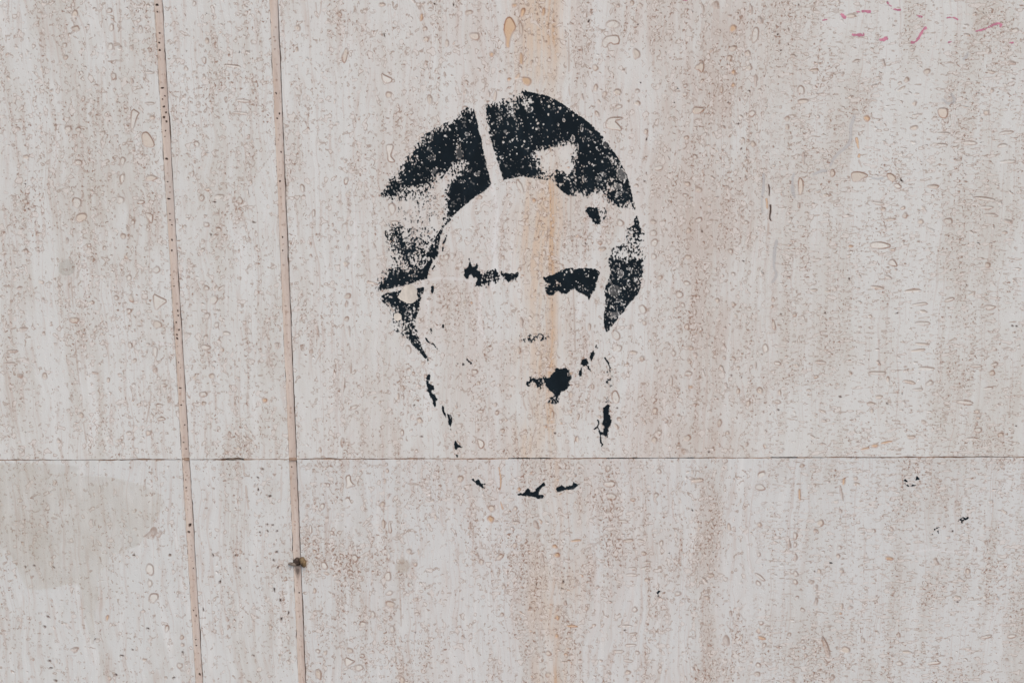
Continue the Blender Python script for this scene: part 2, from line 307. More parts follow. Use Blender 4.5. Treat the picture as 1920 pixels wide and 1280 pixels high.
# ------------------------------------------------------------------ cavities of the stone
# x, y, width, height, kind [, tilt degrees]   kinds: l pale filled, t tan filled, o rust filled, b brown smear,
# d dark open hole, g grey filler, w white smear (flat)
PITS = """
140,26,14,14,t;142,54,16,12,t;205,20,11,11,l;209,52,9,16,l;207,88,11,17,l;213,143,10,16,l;260,38,9,10,l;263,56,10,17,l;121,85,9,11,l;123,108,10,9,t
285,221,11,9,t;230,302,11,17,l;127,243,14,18,l;147,243,14,8,l;49,295,12,11,t;147,305,16,12,l;156,185,7,11,l;364,7,8,10,l;383,113,8,14,l;369,270,12,11,l,30;388,77,10,10,t;383,146,7,8,l
280,136,18,5,l;281,194,18,5,l;456,189,32,6,l;450,212,36,5,l;436,124,40,5,l;34,241,10,8,b;210,36,7,6,b;180,160,7,7,b;247,90,8,18,b;248,152,7,10,b
558,53,11,14,t;637,27,10,9,t;556,94,7,11,t;647,104,12,30,t,8;729,178,14,12,t;716,9,12,9,t;790,33,5,18,o;799,74,11,12,t;838,82,8,16,t;879,24,15,10,t,-20;890,68,22,16,t;922,102,9,11,o;806,187,12,18,t
872,203,10,9,l;955,149,8,6,o;928,180,7,22,t;917,176,5,14,b;797,54,8,9,t;799,118,8,8,b;875,154,8,8,b;720,66,4,9,d;850,10,4,7,d;815,8,4,7,d;1060,60,4,8,b
980,24,9,20,o;977,54,8,26,t;965,10,10,8,o;1019,23,6,18,o;977,111,8,28,o;987,152,19,20,o;1149,46,29,18,l,-14;1193,101,17,20,t;1116,127,11,14,t;1117,165,9,14,t;1134,176,7,11,t;1158,173,18,13,t,25;1195,171,10,8,l;1195,194,12,11,t
1160,200,13,10,l;1120,214,8,12,t,-20;1211,247,8,12,t;1374,54,15,16,o;1416,66,16,32,l;1374,91,16,12,t;1368,109,9,14,t;1402,100,12,12,t;1404,127,13,14,t;1375,136,9,9,o;1375,160,9,8,o;1353,168,8,13,t
1285,161,9,9,l;1284,177,10,10,l;1410,213,16,13,l;1235,315,18,12,l;1303,294,10,10,l;1412,270,10,12,t;1287,258,9,8,t;1185,6,7,12,t;1159,11,9,7,b;1318,16,7,20,b;1342,10,14,22,b;1408,18,8,26,b;1425,38,10,22,b;1417,150,9,26,b;1368,30,8,6,b
1066,50,5,44,b;1066,64,4,8,d;1212,262,4,7,d;1405,171,4,4,d;1384,233,4,4,d;1390,279,3,4,d;1065,130,4,8,d;1196,47,3,3,d;1091,95,5,13,b;1092,182,5,16,b;1108,24,4,12,b;1104,40,5,10,d,30
1502,169,14,20,l;1506,190,22,10,t;1807,119,13,24,l;1772,212,24,24,t;1714,240,16,10,t,-20;1886,249,28,8,l;1770,250,22,5,l;1817,268,30,10,l;1767,272,22,7,l;1880,273,20,8,l;1890,303,34,8,l;1507,296,7,28,b
1595,30,22,8,t;1690,167,18,6,t,-35;1714,194,12,10,t;1850,211,12,10,t;1858,135,18,6,t;1476,223,10,10,t;1476,238,9,14,t;1625,222,16,10,o,30;1903,58,16,11,l;1853,95,10,13,l;1711,94,9,7,l;1901,252,4,8,d;1478,56,4,10,b;1755,271,3,3,d;1458,65,4,5,d
1497,10,4,3,d;1464,95,3,4,d;1500,132,8,4,b,-30;1606,114,18,4,b;1610,118,10,6,b;1527,132,18,6,t;1537,130,16,8,b;1580,139,8,8,b;1657,118,8,14,b;1898,118,20,8,b;1860,170,8,8,t;1700,150,10,10,t;1738,135,14,12,t;1477,213,4,22,b
229,335,10,22,l;283,334,22,14,t;226,376,13,19,l;144,380,18,24,l;152,408,26,18,t;48,378,10,11,l;231,443,11,11,t;249,417,9,10,l;264,379,14,9,l;243,424,7,7,l;167,460,8,9,l;196,465,7,8,l;237,481,9,10,t;293,506,16,14,l
246,559,10,18,t;242,521,12,12,l;237,531,9,13,l;218,558,10,9,l;139,600,18,14,t;171,567,12,8,t;295,608,18,16,t;44,617,26,8,b;242,583,8,12,l,20;400,562,18,20,l,-35;387,540,11,11,l;388,592,14,12,l;378,371,11,14,l,20;410,369,20,12,l;360,326,8,14,l
390,355,12,8,t;450,376,12,14,l;387,421,12,10,l;410,430,10,10,l;380,469,9,7,l;415,540,14,7,l,-35;406,609,12,10,l;386,633,10,11,l;425,625,16,8,l;402,379,8,4,d;395,440,4,5,d;475,417,10,3,d;48,470,11,10,b;37,540,12,8,b;81,562,10,8,b;126,452,6,14,b;82,625,8,6,b
735,391,15,25,l,-15;740,418,18,10,l;649,339,10,14,l;567,353,9,16,l;588,400,7,14,l;648,494,12,12,t;652,555,12,12,t;735,450,8,9,o;650,598,10,9,t;837,482,11,14,l;844,484,7,16,b;931,381,9,12,t;943,483,7,8,t;917,529,6,7,l
900,370,9,7,t;831,457,4,11,b;652,465,5,14,b;583,458,5,8,b;583,480,6,7,b;697,530,22,5,t;590,391,3,3,d;884,568,4,6,o;892,567,5,6,o;650,570,6,20,b;655,620,5,20,b;596,620,4,26,b
975,350,12,28,l,-25;1001,376,8,9,o;1020,474,8,12,l;1163,418,12,17,l;1151,419,6,9,t;1125,455,8,9,t;1129,467,15,9,t;1096,412,7,7,t;1225,416,14,9,t;1225,437,14,14,l;1227,455,16,14,l;1226,481,12,12,l;1289,345,11,10,t;1310,356,16,10,t
1285,366,9,8,l;1310,413,14,12,l;1291,432,10,12,t;1270,472,11,9,l;1290,482,14,9,t;1274,552,16,14,l;1288,531,13,10,l;1280,572,10,10,l;1205,580,13,22,l,-20;1155,628,18,20,l;1288,612,11,11,t;1314,617,8,10,l;1345,563,8,11,t;1375,570,8,9,t;1399,417,9,9,l
1370,471,9,11,l;1375,514,8,8,l;1069,390,6,18,b;1069,430,4,30,b;1026,440,3,30,b;1098,457,4,5,d;1394,490,4,4,d;1025,442,3,5,d;1078,580,7,24,b;1105,613,6,14,t;978,604,10,20,b;974,505,6,9,t;1208,605,9,10,t;1208,340,4,4,d;1316,434,4,6,d;1238,520,8,9,t
1494,345,7,12,l;1673,335,14,13,t;1690,339,9,13,d,-40;1750,350,24,8,t,10;1847,373,50,7,l;1646,381,26,7,l;1657,393,10,8,t;1693,390,9,7,t;1697,404,11,11,t;1726,416,14,10,t;1778,415,18,14,l,30;1668,412,22,6,t;1858,403,28,7,l;1850,389,28,8,l
1674,468,14,8,t;1665,520,18,8,l,20;1645,539,24,8,t,10;1712,545,36,6,t,-5;1725,570,34,5,l;1742,570,5,4,d;1780,562,22,7,l,-15;1731,584,16,6,t;1730,606,32,9,l;1856,576,24,10,l;1852,497,12,10,t;1631,593,9,7,t;1526,544,14,6,t;1898,611,6,4,d;1906,612,6,4,d
1592,523,6,5,d;1547,587,6,3,d;1682,587,5,3,d;1464,589,3,3,d;1595,462,9,6,o;1443,405,6,46,b;1460,465,6,30,b;1890,415,16,12,b;1498,385,6,14,b;1549,366,14,5,t;1478,520,8,6,b;1450,562,7,10,t;1447,575,6,7,t;1490,590,9,7,t;1451,610,8,18,t
244,647,9,13,l;291,659,10,24,l;385,651,20,12,l;84,705,11,13,t;252,676,9,8,t;398,705,11,12,t;381,739,14,13,l;382,756,10,7,t;251,722,8,9,l;306,722,14,6,l;299,760,16,7,l;152,778,12,10,t;242,812,12,8,l;278,811,10,12,t;225,825,7,7,l;302,785,16,8,l
416,655,8,9,t;290,692,8,22,b;24,658,26,6,b;20,681,30,5,b;38,704,12,12,b;110,826,10,10,b;160,806,5,14,b;302,644,26,4,w;281,766,5,16,b;145,660,4,22,b;178,699,14,5,b;203,712,5,10,t;430,815,8,14,b;425,848,8,8,t
766,655,10,20,l;768,693,8,9,t;793,681,8,7,t;590,658,6,7,l;890,697,12,12,l;897,718,6,8,t;901,771,12,8,l;932,773,9,9,t;755,728,7,12,t;746,743,6,12,t;755,744,8,9,l;754,811,8,11,l;752,823,9,6,l;659,848,6,14,l;644,722,5,32,l;664,763,14,8,l,-15
669,773,9,8,l;787,788,12,11,t;617,865,12,8,l;615,909,8,8,l;639,939,7,7,l;652,937,11,11,l;604,949,12,12,l;568,950,12,10,l;726,882,6,8,t;722,902,5,9,t;717,945,10,12,t;863,897,12,14,t,-40;922,953,14,14,t;850,853,8,7,t;943,807,6,9,t;929,758,5,9,t
600,872,5,8,l;760,865,6,7,l;658,690,4,20,b;658,682,4,10,b;642,828,7,24,b;600,843,5,10,t;775,700,6,6,t;798,705,6,8,t;645,850,5,20,b;496,750,10,10,o;492,879,5,5,d;483,895,5,5,d;505,930,9,7,d;484,917,5,6,d;728,930,6,12,b;790,818,6,3,d;776,760,4,5,d
1157,653,22,15,l;972,656,10,16,t;1078,664,6,20,l;1295,652,11,10,t;1263,662,9,13,l;1188,661,16,7,t,15;1204,672,9,11,t;1293,678,8,8,t;1291,700,16,10,l;1258,714,7,24,l;1071,740,10,16,t;1035,778,8,20,t;1111,724,6,11,t;1083,722,6,9,t;1084,780,6,11,t
1083,823,9,14,t;1228,770,10,14,t;1236,762,8,9,l;1236,811,12,10,l;1227,825,12,14,t;1288,821,16,14,t;1284,846,12,16,b;1272,838,10,7,l;1155,799,9,14,t,-25;1162,787,10,12,t;1364,811,8,8,t;1349,793,9,16,t;1363,800,8,11,t;1403,756,8,14,t;1425,732,12,14,t
1384,733,8,10,t;1435,653,12,20,l;1271,730,8,8,t;1435,836,8,10,t;1140,878,9,16,l;1138,889,10,8,l;1143,907,24,14,l;1146,930,24,13,l,15;1235,883,12,9,l;1307,900,30,8,t;1428,890,20,12,l,-15;1425,913,22,13,l;1187,936,10,8,t;1230,928,12,9,l,-20;966,953,10,9,t
973,917,6,8,o;1157,765,4,4,d;1417,684,5,14,b;1412,675,5,9,b;1400,832,5,14,b;1348,833,4,10,t,-20;1304,758,8,8,b;1232,676,3,3,d;1371,704,3,3,d;1040,812,4,6,d;1329,847,6,3,d;1295,725,7,7,o;1340,660,4,10,b;1358,670,7,7,t;1385,690,7,8,t;1376,672,9,7,b
1646,699,32,8,l;1665,712,8,12,t;1538,679,26,5,l;1458,681,14,8,l;1736,691,40,7,l;1729,645,26,6,t;1720,657,30,6,t;1830,686,26,5,l;1865,683,14,8,l;1860,699,14,9,t;1853,728,18,7,l;1743,718,15,11,l,-30;1721,730,22,6,l;1706,716,24,6,t,15;1648,744,16,7,t
1809,754,38,9,l,8;1832,771,12,8,t;1835,783,7,6,t;1834,806,16,11,l;1827,823,36,6,l,5;1877,815,14,9,t;1708,819,18,6,t;1640,835,14,8,o;1622,841,26,5,o,-12;1662,829,22,4,o,-10;1695,822,22,4,o,-10;1679,854,32,6,l;1732,791,10,8,t;1462,736,6,11,t;1458,753,12,9,l
1504,873,9,9,t;1582,903,7,14,o;1499,927,5,24,o;1578,925,5,36,b;1576,958,6,12,b;1604,896,10,7,t;1606,907,12,7,t;1633,757,16,8,t;1635,770,7,12,t;1595,700,9,7,b;1530,706,9,7,t;1545,788,12,8,b;1530,708,12,6,t;1543,832,10,4,b;1663,757,5,3,d;1575,744,9,3,d;1459,768,7,3,d
281,1067,19,22,l;288,1120,20,20,l;281,1093,10,15,l;313,1178,9,14,l;341,1194,8,9,t;342,1208,6,8,t;337,1247,12,12,l;271,1237,9,7,t;83,1174,9,5,d;90,1155,9,4,d;95,1252,9,5,d;228,1229,8,8,d;251,1041,7,5,d;272,1237,9,4,d;342,1223,6,8,d;318,1040,8,4,d
100,1063,6,6,d;277,1178,7,6,d;248,1217,4,4,d;92,1238,8,6,d;104,1275,10,5,d;217,1264,5,9,d;326,1270,6,6,d;441,1041,5,4,d;412,1090,6,9,d;450,1065,5,6,d;425,1193,6,7,b;428,1175,6,9,b;426,1160,6,9,b;451,1033,5,7,b;399,1040,3,10,d;381,1142,3,9,d;475,1228,4,4,d
140,1217,18,12,b;201,1158,6,12,o;285,1000,24,26,b;300,1000,12,20,b;47,1062,4,6,d;64,1060,4,7,d;60,1081,6,5,b;29,1080,6,5,b;62,1235,5,5,b
582,992,6,20,l;590,1018,8,9,l;622,998,8,8,l;719,982,7,18,t;731,988,6,24,l;731,1006,7,17,l;729,1042,9,16,l;727,1080,13,22,l;608,1060,14,16,l;612,1074,15,9,t,25;640,1041,9,7,l;665,1046,14,16,l;676,1052,7,7,t;656,1072,13,7,l
730,1111,13,11,l;732,1132,20,13,t;699,1152,10,16,l;680,1170,14,14,l;666,1168,6,6,l;646,1172,6,6,l;735,1179,11,16,l;656,1219,14,11,t;673,1251,19,13,l;679,1229,11,8,l;597,1263,12,24,t;740,1235,6,13,l;754,1275,10,18,t;596,1220,9,8,l;767,1033,12,10,t,20
770,1096,11,9,l;752,1101,5,10,t;779,1057,8,8,t;780,1123,8,8,t;782,1150,10,6,l;903,1053,9,13,t;920,973,14,14,o;937,1044,20,9,t,-35;945,1100,8,10,t;941,1152,8,8,t;626,1115,5,6,b;639,1058,6,6,b;590,1034,7,8,t;590,1107,7,9,t;733,1160,6,7,t;732,974,5,14,b
526,1125,4,12,d;535,1085,7,8,t;527,1160,4,14,d;514,1105,4,14,d;513,1050,4,8,d;519,1034,6,6,d;501,983,4,4,d;511,984,4,5,d;501,995,5,6,d;519,995,4,5,d;521,1064,6,5,d;541,1148,4,10,d;487,998,4,5,d;881,986,6,14,b;868,1194,10,6,b;895,1040,5,16,b;531,1165,5,22,b
965,1022,9,12,t;967,979,16,6,l;1168,977,20,6,l;1178,1013,20,7,t;1201,1013,24,6,l;1240,1018,8,12,l;1207,1037,12,7,t;1213,1054,18,5,l;1186,1065,18,5,l;1210,1064,18,6,l,-15;1184,1077,26,5,l;1213,1087,10,8,t;1271,1112,12,10,l;1326,1120,9,9,t;1333,1078,14,8,t
1190,1142,12,10,l;1175,1173,22,5,l;1186,1188,18,5,l;1072,1173,22,5,o;1044,1040,10,12,o,40;1053,1032,14,6,o,-30;1017,1044,7,18,b,-15;1045,1157,7,12,o;1044,1192,8,9,o;1041,1180,7,7,b;1046,1140,7,10,b;1160,1221,24,5,l;1160,1230,20,5,l;1178,1238,22,5,l,10;1182,1209,22,6,l
1195,1223,10,7,l;1177,1260,12,9,t;1028,1224,12,10,t;1028,1264,11,11,t;1367,988,8,14,t;1405,1030,5,18,b;1425,1081,24,7,l,35;1422,1093,9,12,l,-30;1427,1167,10,8,l;1423,1181,9,14,t;1428,1195,18,6,o,20;1433,1209,8,10,l;1422,1246,10,10,l;1420,1263,11,11,t;1424,983,10,9,t;1423,1039,7,9,l
1045,1172,9,18,b;1040,1024,10,8,o;1056,1090,5,7,d;1054,1103,4,4,d;1171,1181,5,4,d;1060,1130,8,10,b;1005,983,14,16,b;1080,1013,22,5,o;1058,1173,8,5,o;1105,1090,9,7,b;1120,1100,9,7,b;1100,1140,7,8,t;1113,1172,8,6,t;1005,1095,4,5,d;1370,1150,6,12,b;1362,1200,18,22,b;1330,1208,10,6,b,20
1491,1004,9,16,l;1491,1021,8,9,l;1538,980,15,14,t;1529,995,12,9,b;1492,1045,8,18,b;1574,1026,8,10,l;1572,1042,8,8,t;1492,1075,10,12,l;1491,1090,9,11,l;1494,1120,9,7,l,-20;1536,1070,7,10,t;1578,1070,10,8,t;1505,1143,10,7,l;1578,1137,8,12,t;1594,1138,11,10,b
1576,1149,7,7,o;1505,1202,9,7,l;1507,1213,9,10,l;1511,1228,7,7,t;1560,1270,14,12,b;1618,1200,9,10,l;1585,1218,20,16,t;1637,995,10,9,l;1686,1243,14,10,l;1701,1222,20,6,t;1750,1242,30,8,l;1850,1193,22,7,l;1897,1192,20,8,l;1815,1071,9,13,t;1685,1190,7,10,t;1480,1189,7,8,l
1543,973,7,9,b;1545,984,5,6,b;1786,996,5,5,d;1527,1071,3,3,d;1795,1128,4,4,d;1550,1243,7,9,b;1530,1100,8,14,b;1667,1046,16,8,o;1755,1052,12,14,b;1850,1018,7,14,b;1530,1128,9,18,b;1521,1090,10,12,b;1480,1020,5,30,b;1672,992,8,7,t;1830,1030,6,10,b
"""
# outlines traced point by point: kind | points
OUTLINES = """
l|247,203 262,212 258,216 254,228 251,241 245,243 245,225
t|266,250 275,247 283,256 290,270 287,277 270,275 266,262
l|715,137 721,141 728,144 736,148 733,155 724,157 717,152
l|724,271 738,271 736,282 732,292 737,298 741,303 735,305 727,302 727,290 724,280
o|950,34 957,32 963,40 968,52 961,62 956,78 955,91 948,88 949,72 945,60 946,45
l|1135,69 1145,67 1158,66 1162,75 1160,82 1150,84 1146,80 1141,82 1137,90 1130,88 1129,78
l|1138,224 1147,220 1167,220 1166,224 1152,226 1160,234 1166,241 1164,246 1155,243 1145,243 1135,238
t|1304,123 1312,120 1317,112 1321,125 1316,138 1311,131 1304,131
t|1300,200 1315,202 1324,201 1319,207 1312,213 1298,214
l|1788,162 1800,160 1810,161 1814,168 1808,175 1797,177 1785,174
t|1759,203 1775,202 1778,212 1774,222 1764,221 1759,213
l|270,398 285,401 287,409 284,420 278,412
l|287,550 300,557 315,564 302,573 292,583 288,570
t|1597,323 1610,322 1622,325 1629,330 1618,334 1612,340 1600,341 1596,332
l|1632,455 1648,453 1662,456 1672,461 1660,466 1640,466 1632,464
l|1667,488 1675,485 1680,492 1683,500 1672,498 1666,496
l|895,822 902,824 907,828 908,835 903,841 898,838 896,830
l|672,864 685,864 683,875 680,884 670,889 667,886 673,878
l|648,892 657,890 657,900 662,907 667,910 658,912 648,916 650,905
l|1148,735 1155,731 1160,740 1162,748 1158,757 1150,754 1147,745
l|646,1230 660,1237 666,1239 656,1246 648,1250
t|1497,333 1505,336 1507,352 1503,366 1497,364
t|1556,322 1562,316 1567,326 1559,334
o|1606,276 1610,272 1613,284 1611,300 1607,292
t|1662,326 1672,325 1681,334 1676,342 1666,336
l|1674,346 1684,343 1692,352 1682,354
b|1541,1190 1546,1197 1552,1207 1556,1220 1557,1231 1550,1231 1547,1220 1543,1205
l|858,263 864,266 864,280 870,285 868,300 858,300 856,284 859,275
"""
# flat coloured streaks in the stone: kind | half width | points
STREAKS = """
g|2.4|1603,215 1598,228 1594,245 1596,262 1592,270 1583,278 1572,288 1562,298 1556,312
g|2|1596,268 1604,282 1598,300
o|2.2|1606,258 1608,272 1612,284 1610,296
b|1.4|1610,300 1616,314
g|2.2|1489,324 1486,340 1486,358 1490,371
g|2|1524,328 1538,321 1550,320
g|1.8|1634,334 1646,336 1656,334
g|2.2|1456,450 1452,475 1450,500 1458,515 1447,530
g|1.6|1432,325 1432,350 1428,372 1430,400
f|1.1|1441,346 1443,356 1442,368
f|1.5|1444,384 1445,394 1443,408 1445,414
b|1.6|1441,418 1440,440
b|1.6|1459,450 1461,470 1458,490
f|.8|1609,250 1611,262 1609,272
o|2|1437,372 1438,384 1439,396
g|2.2|1783,176 1793,190 1778,196 1766,186
g|1.8|1815,98 1812,106 1806,112
w|5|923,345 930,380 932,420 925,460 930,505 922,545
b|1.3|937,395 938,440 934,480 937,520 938,560 940,600
b|2.2|929,333 930,350 931,370
w|3|800,525 830,521 860,524 885,527
w|2.5|716,551 740,546 770,538 798,530
b|.8|803,530 825,529 850,530 880,533
w|4|902,548 897,600 910,640
w|3|665,415 664,445 670,470 658,490
b|.9|660,395 658,420 662,450 666,470 656,480
b|.9|1072,345 1069,400 1072,480 1076,560 1079,660
b|1|605,660 595,672 590,690
b|2.4|548,645 558,655 575,660 588,660
b|1|979,735 983,760 990,775
b|1|990,744 998,765 1000,790
b|.8|993,850 1000,815 1010,790
w|1.6|1690,1038 1710,1035 1735,1031 1758,1029 1770,1034 1795,1034 1822,1034
w|1|1822,1036 1850,1033 1862,1044
b|.8|1622,1068 1635,1066 1642,1072
b|1.2|1650,1074 1662,1080 1672,1089
b|.9|1885,850 1900,856 1915,852
o|1.1|935,875 940,900 936,930 943,955
b|1.6|456,868 458,885 460,900 462,925 466,955
o|1.6|460,880 461,905 464,940
b|1|1092,330 1093,350 1094,365
b|1.6|1066,70 1067,110 1066,150 1068,180
b|1|592,5 594,30 598,38
b|1|603,2 601,20 598,34
b|.7|1886,1035 1892,1045
w|1.2|1388,998 1396,1000 1402,1010 1404,1040 1407,1080
b|.9|748,1080 751,1130 753,1200 757,1262
w|1.5|748,1078 748,1160 750,1220
b|.9|133,520 136,560 138,590
b|.9|141,640 146,700 152,740
b|1.2|156,790 160,815 164,840
b|1|283,740 279,770 272,810
"""

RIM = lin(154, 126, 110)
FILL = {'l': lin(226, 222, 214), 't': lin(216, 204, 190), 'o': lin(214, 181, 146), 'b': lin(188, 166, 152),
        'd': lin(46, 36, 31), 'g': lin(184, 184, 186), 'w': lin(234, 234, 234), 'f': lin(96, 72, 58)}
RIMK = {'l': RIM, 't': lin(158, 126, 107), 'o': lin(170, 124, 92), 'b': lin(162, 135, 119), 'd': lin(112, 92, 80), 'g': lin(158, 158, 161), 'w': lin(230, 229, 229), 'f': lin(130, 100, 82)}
DEPTH = {'l': .00032, 't': .0004, 'o': .0004, 'b': .0005, 'd': .0018, 'g': .0, 'w': .0, 'f': .0016}

OX, OY, OW, OH = -320, -220, 2560, 1720
occ = np.zeros((OH, OW), bool)

def loops_ellipse(x, y, w, h, tilt, rs, k_in, k_out, n, wob):
    ph = rs.uniform(0, 6.28, 5); am = rs.uniform(.3, 1, 5) * wob
    th = np.linspace(0, 2 * math.pi, n, endpoint=False) + rs.uniform(0, .5)
    r = 1 + sum(am[j] * np.cos((j + 2) * th + ph[j]) / (j + 1) for j in range(4))
    c, s = math.cos(math.radians(tilt)), math.sin(math.radians(tilt))
    out = []
    for k in (k_out, 0.15 * k_in, -.45 * k_in, -k_in):
        a, b = max(w / 2 + k, .3), max(h / 2 + k, .3)
        px, py = a * r * np.cos(th), b * r * np.sin(th)
        out.append(np.stack([x + c * px - s * py, y + s * px + c * py], 1))
    return out, th

def chaikin(P, it=2, closed=True):
    P = np.asarray(P, float)
    for _ in range(it):
        Q = np.roll(P, -1, 0) if closed else P[1:]
        A = P if closed else P[:-1]
        R = np.empty((len(A) * 2, 2)); R[0::2] = .75 * A + .25 * Q; R[1::2] = .25 * A + .75 * Q
        if not closed: R = np.vstack([P[:1], R, P[-1:]])
        P = R
    return P

def offset(P, d):
    T = np.roll(P, -1, 0) - np.roll(P, 1, 0)
    T /= np.maximum(np.linalg.norm(T, axis=1, keepdims=True), 1e-6)
    Nn = np.stack([T[:, 1], -T[:, 0]], 1)
    area = np.sum(P[:, 0] * np.roll(P[:, 1], -1) - np.roll(P[:, 0], -1) * P[:, 1])
    return P + Nn * d * (1 if area > 0 else -1)

def inside(P, x, y):
    c = np.zeros(np.broadcast(x, y).shape, bool)
    for (ax, ay), (bx, by) in zip(P, np.roll(P, -1, 0)):
        if ay == by: continue
        c ^= ((ay > y) != (by > y)) & (x < (bx - ax) * (y - ay) / (by - ay) + ax)
    return c

def claim(P, force=False):
    x0, y0 = np.floor(P.min(0)).astype(int) - 1; x1, y1 = np.ceil(P.max(0)).astype(int) + 2
    if x0 < OX + 2 or y0 < OY + 2 or x1 > OX + OW - 2 or y1 > OY + OH - 2: return False
    yy, xx = np.mgrid[y0:y1, x0:x1]
    mk = inside(P, xx + .5, yy + .5)
    if not mk.any():
        mk[mk.shape[0] // 2, mk.shape[1] // 2] = True
    # one cell of clearance
    g = mk.copy(); g[1:] |= mk[:-1]; g[:-1] |= mk[1:]; g[:, 1:] |= mk[:, :-1]; g[:, :-1] |= mk[:, 1:]
    sub = occ[y0 - OY:y1 - OY, x0 - OX:x1 - OX]
    if (sub & g).any(): return False
    sub |= mk
    return True

# wall layout measured on the picture
U1a, U1b = float(wall(327.2, 640)[0]), float(wall(342.4, 640)[0])
U2a, U2b = float(wall(532.3, 640)[0]), float(wall(547.6, 640)[0])
ZJ = float(wall(960, 859.3)[1])
GAP = 0.0010
XL, XR, ZT, ZB = -2.6, 2.6, 2.7, 0.0
# keep cavities off grooves and joint
yy = np.arange(OH) + OY
for (a, b) in ((U1a, U1b), (U2a, U2b)):
    for U in np.linspace(a - .0012, b + .0012, 40):
        # photo x for this U at each y (solve with the linear projective relation)
        Xs, _ = wall(0.0, yy); Xe, _ = wall(1920.0, yy)
        xi = ((U - Xs) / (Xe - Xs) * 1920.0)
        occ[np.arange(OH), np.clip((xi - OX).astype(int), 0, OW - 1)] = True
occ_free_joint = occ.copy()
for xx in range(OW):
    yj = 859.3 + (xx + OX - 960) * .0032
    occ[int(yj - 4 - OY):int(yj + 5 - OY), xx] = True

cav = []      # dict(loops, cols[(r,g,b,a)], z)
def add_cavity(loops, kind, rs, th=None, force=False, strength=1.0, flat=False, hook=False, fa=1.0):
    halo, rim = loops[0], loops[1]
    ok = claim(halo)
    if not ok: return False
    n = len(rim)
    if th is None:
        c = rim.mean(0); th = np.arctan2(rim[:, 1] - c[1], rim[:, 0] - c[0])
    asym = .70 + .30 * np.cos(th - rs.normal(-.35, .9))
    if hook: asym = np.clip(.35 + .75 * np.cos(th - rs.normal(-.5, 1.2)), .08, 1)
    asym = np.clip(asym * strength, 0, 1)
    cav.append(dict(loops=loops, kind=kind, asym=asym, flat=flat, fa=fa, tone=rs.uniform(.9, 1.06), dep=rs.uniform(.7, 1.3)))
    return True

# streaks and cracks
for ln in STREAKS.strip().splitlines():
    k, hw, pts_ = ln.split('|'); hw = float(hw)
    L = chaikin([[float(v) for v in q.split(',')] for q in pts_.split()], 2, closed=False)
    cuts = [L] if k in 'gfw' else [L[i:i + 9] for i in range(0, len(L) - 4, 11)]
    for seg in cuts:
        if len(seg) < 3: continue
        T = np.gradient(seg, axis=0); T /= np.maximum(np.linalg.norm(T, axis=1, keepdims=True), 1e-6)
        Nn = np.stack([-T[:, 1], T[:, 0]], 1)
        def wd():
            r_ = np.convolve(rng.uniform(.25, 1.5, len(seg) + 2), np.ones(3) / 3, 'valid')
            return (hw * np.minimum(1, .2 + 2.2 * np.sin(np.linspace(.06, math.pi - .06, len(seg)))) * r_)[:, None]
        P = np.vstack([seg + Nn * wd(), (seg - Nn * wd())[::-1]])
        add_cavity([offset(P, 2.0 if k in 'gw' else 1.2), P, offset(P, -min(.3, hw * .15)), offset(P, -min(.6, hw * .3))], k, rng, strength=.9, flat=(k != 'f'))
# traced point by point
for ln in OUTLINES.strip().splitlines():
    k, pts = ln.split('|')
    P = np.array([[float(v) for v in q.split(',')] for q in pts.split()])
    if len(P) < 4: continue
    P = chaikin(P, 1)
    add_cavity([offset(P, 2.0), offset(P, .3), offset(P, -.8), offset(P, -2.0)], k, rng, strength=1.1)
for tok in PITS.replace('\n', ';').split(';'):
    if not tok.strip(): continue
    q = tok.split(','); x, y, w, h = map(float, q[:4]); k = q[4]; tilt = float(q[5]) if len(q) > 5 else rng.uniform(-8, 8)
    for scale in (1, .85, .7):
        mn = min(w, h) * scale
        n = 18 if max(w, h) > 10 else 12
        if k in 'bd': loops, th = loops_ellipse(x, y, w * scale * (.72 if k == 'b' else .55), h * scale * (.72 if k == 'b' else .55), tilt, rng, mn * .25, 2.2, n, .32)
        else: loops, th = loops_ellipse(x, y, w * scale * .86, h * scale * .86, tilt, rng, min(2.4, mn * .26), 2.0, n, .17)
        if add_cavity(loops, k, rng, th, strength=rng.uniform(.6, .92) if k != 'd' else 1.0, hook=(k in 'lt' and rng.random() < .2), fa=rng.uniform(.75, 1.0) if k in 'ltb' else 1.0): break
# smaller random cavities, following how densely each part of the wall is pitted
UP = [(-300, 60, .6), (60, 112, .12), (112, 290, 1.0), (290, 345, .15), (345, 500, 1.0), (500, 560, .25), (560, 700, .5), (700, 905, .8), (905, 945, .3), (945, 1070, .6),
      (1070, 1200, .75), (1200, 1440, 1.25), (1440, 1740, 1.5), (1740, 1800, .9), (1800, 2220, 1.3)]
LO = [(-300, 75, .3), (75, 120, .8), (120, 340, .35), (340, 400, .1), (400, 550, .6), (550, 700, .5), (700, 880, .9), (880, 960, .4), (960, 1150, 1.7), (1150, 1255, .8), (1255, 1280, .1),
      (1280, 1345, 1.0), (1345, 1400, .15), (1400, 1600, 1.2), (1600, 1660, .4), (1660, 2220, .9)]
cl = rng.uniform(0, 1, (60, 90))
colm = np.repeat(rng.gamma(.7, 1.2, 320), 8); colm = np.convolve(colm, np.ones(7) / 7, 'same')
def pit_density(x, y):
    tab = UP if y < 859 else LO
    w = next((d for a, b, d in tab if a <= x < b), .5)
    i, j = int((y - OY) / 29) % 60, int((x - OX) / 29) % 90
    return w * (.15 + 1.25 * cl[i, j] ** 1.5) * (.25 + min(colm[int(x - OX) % 2560], 2.4) if x < 1440 else 1.0)
made = 0
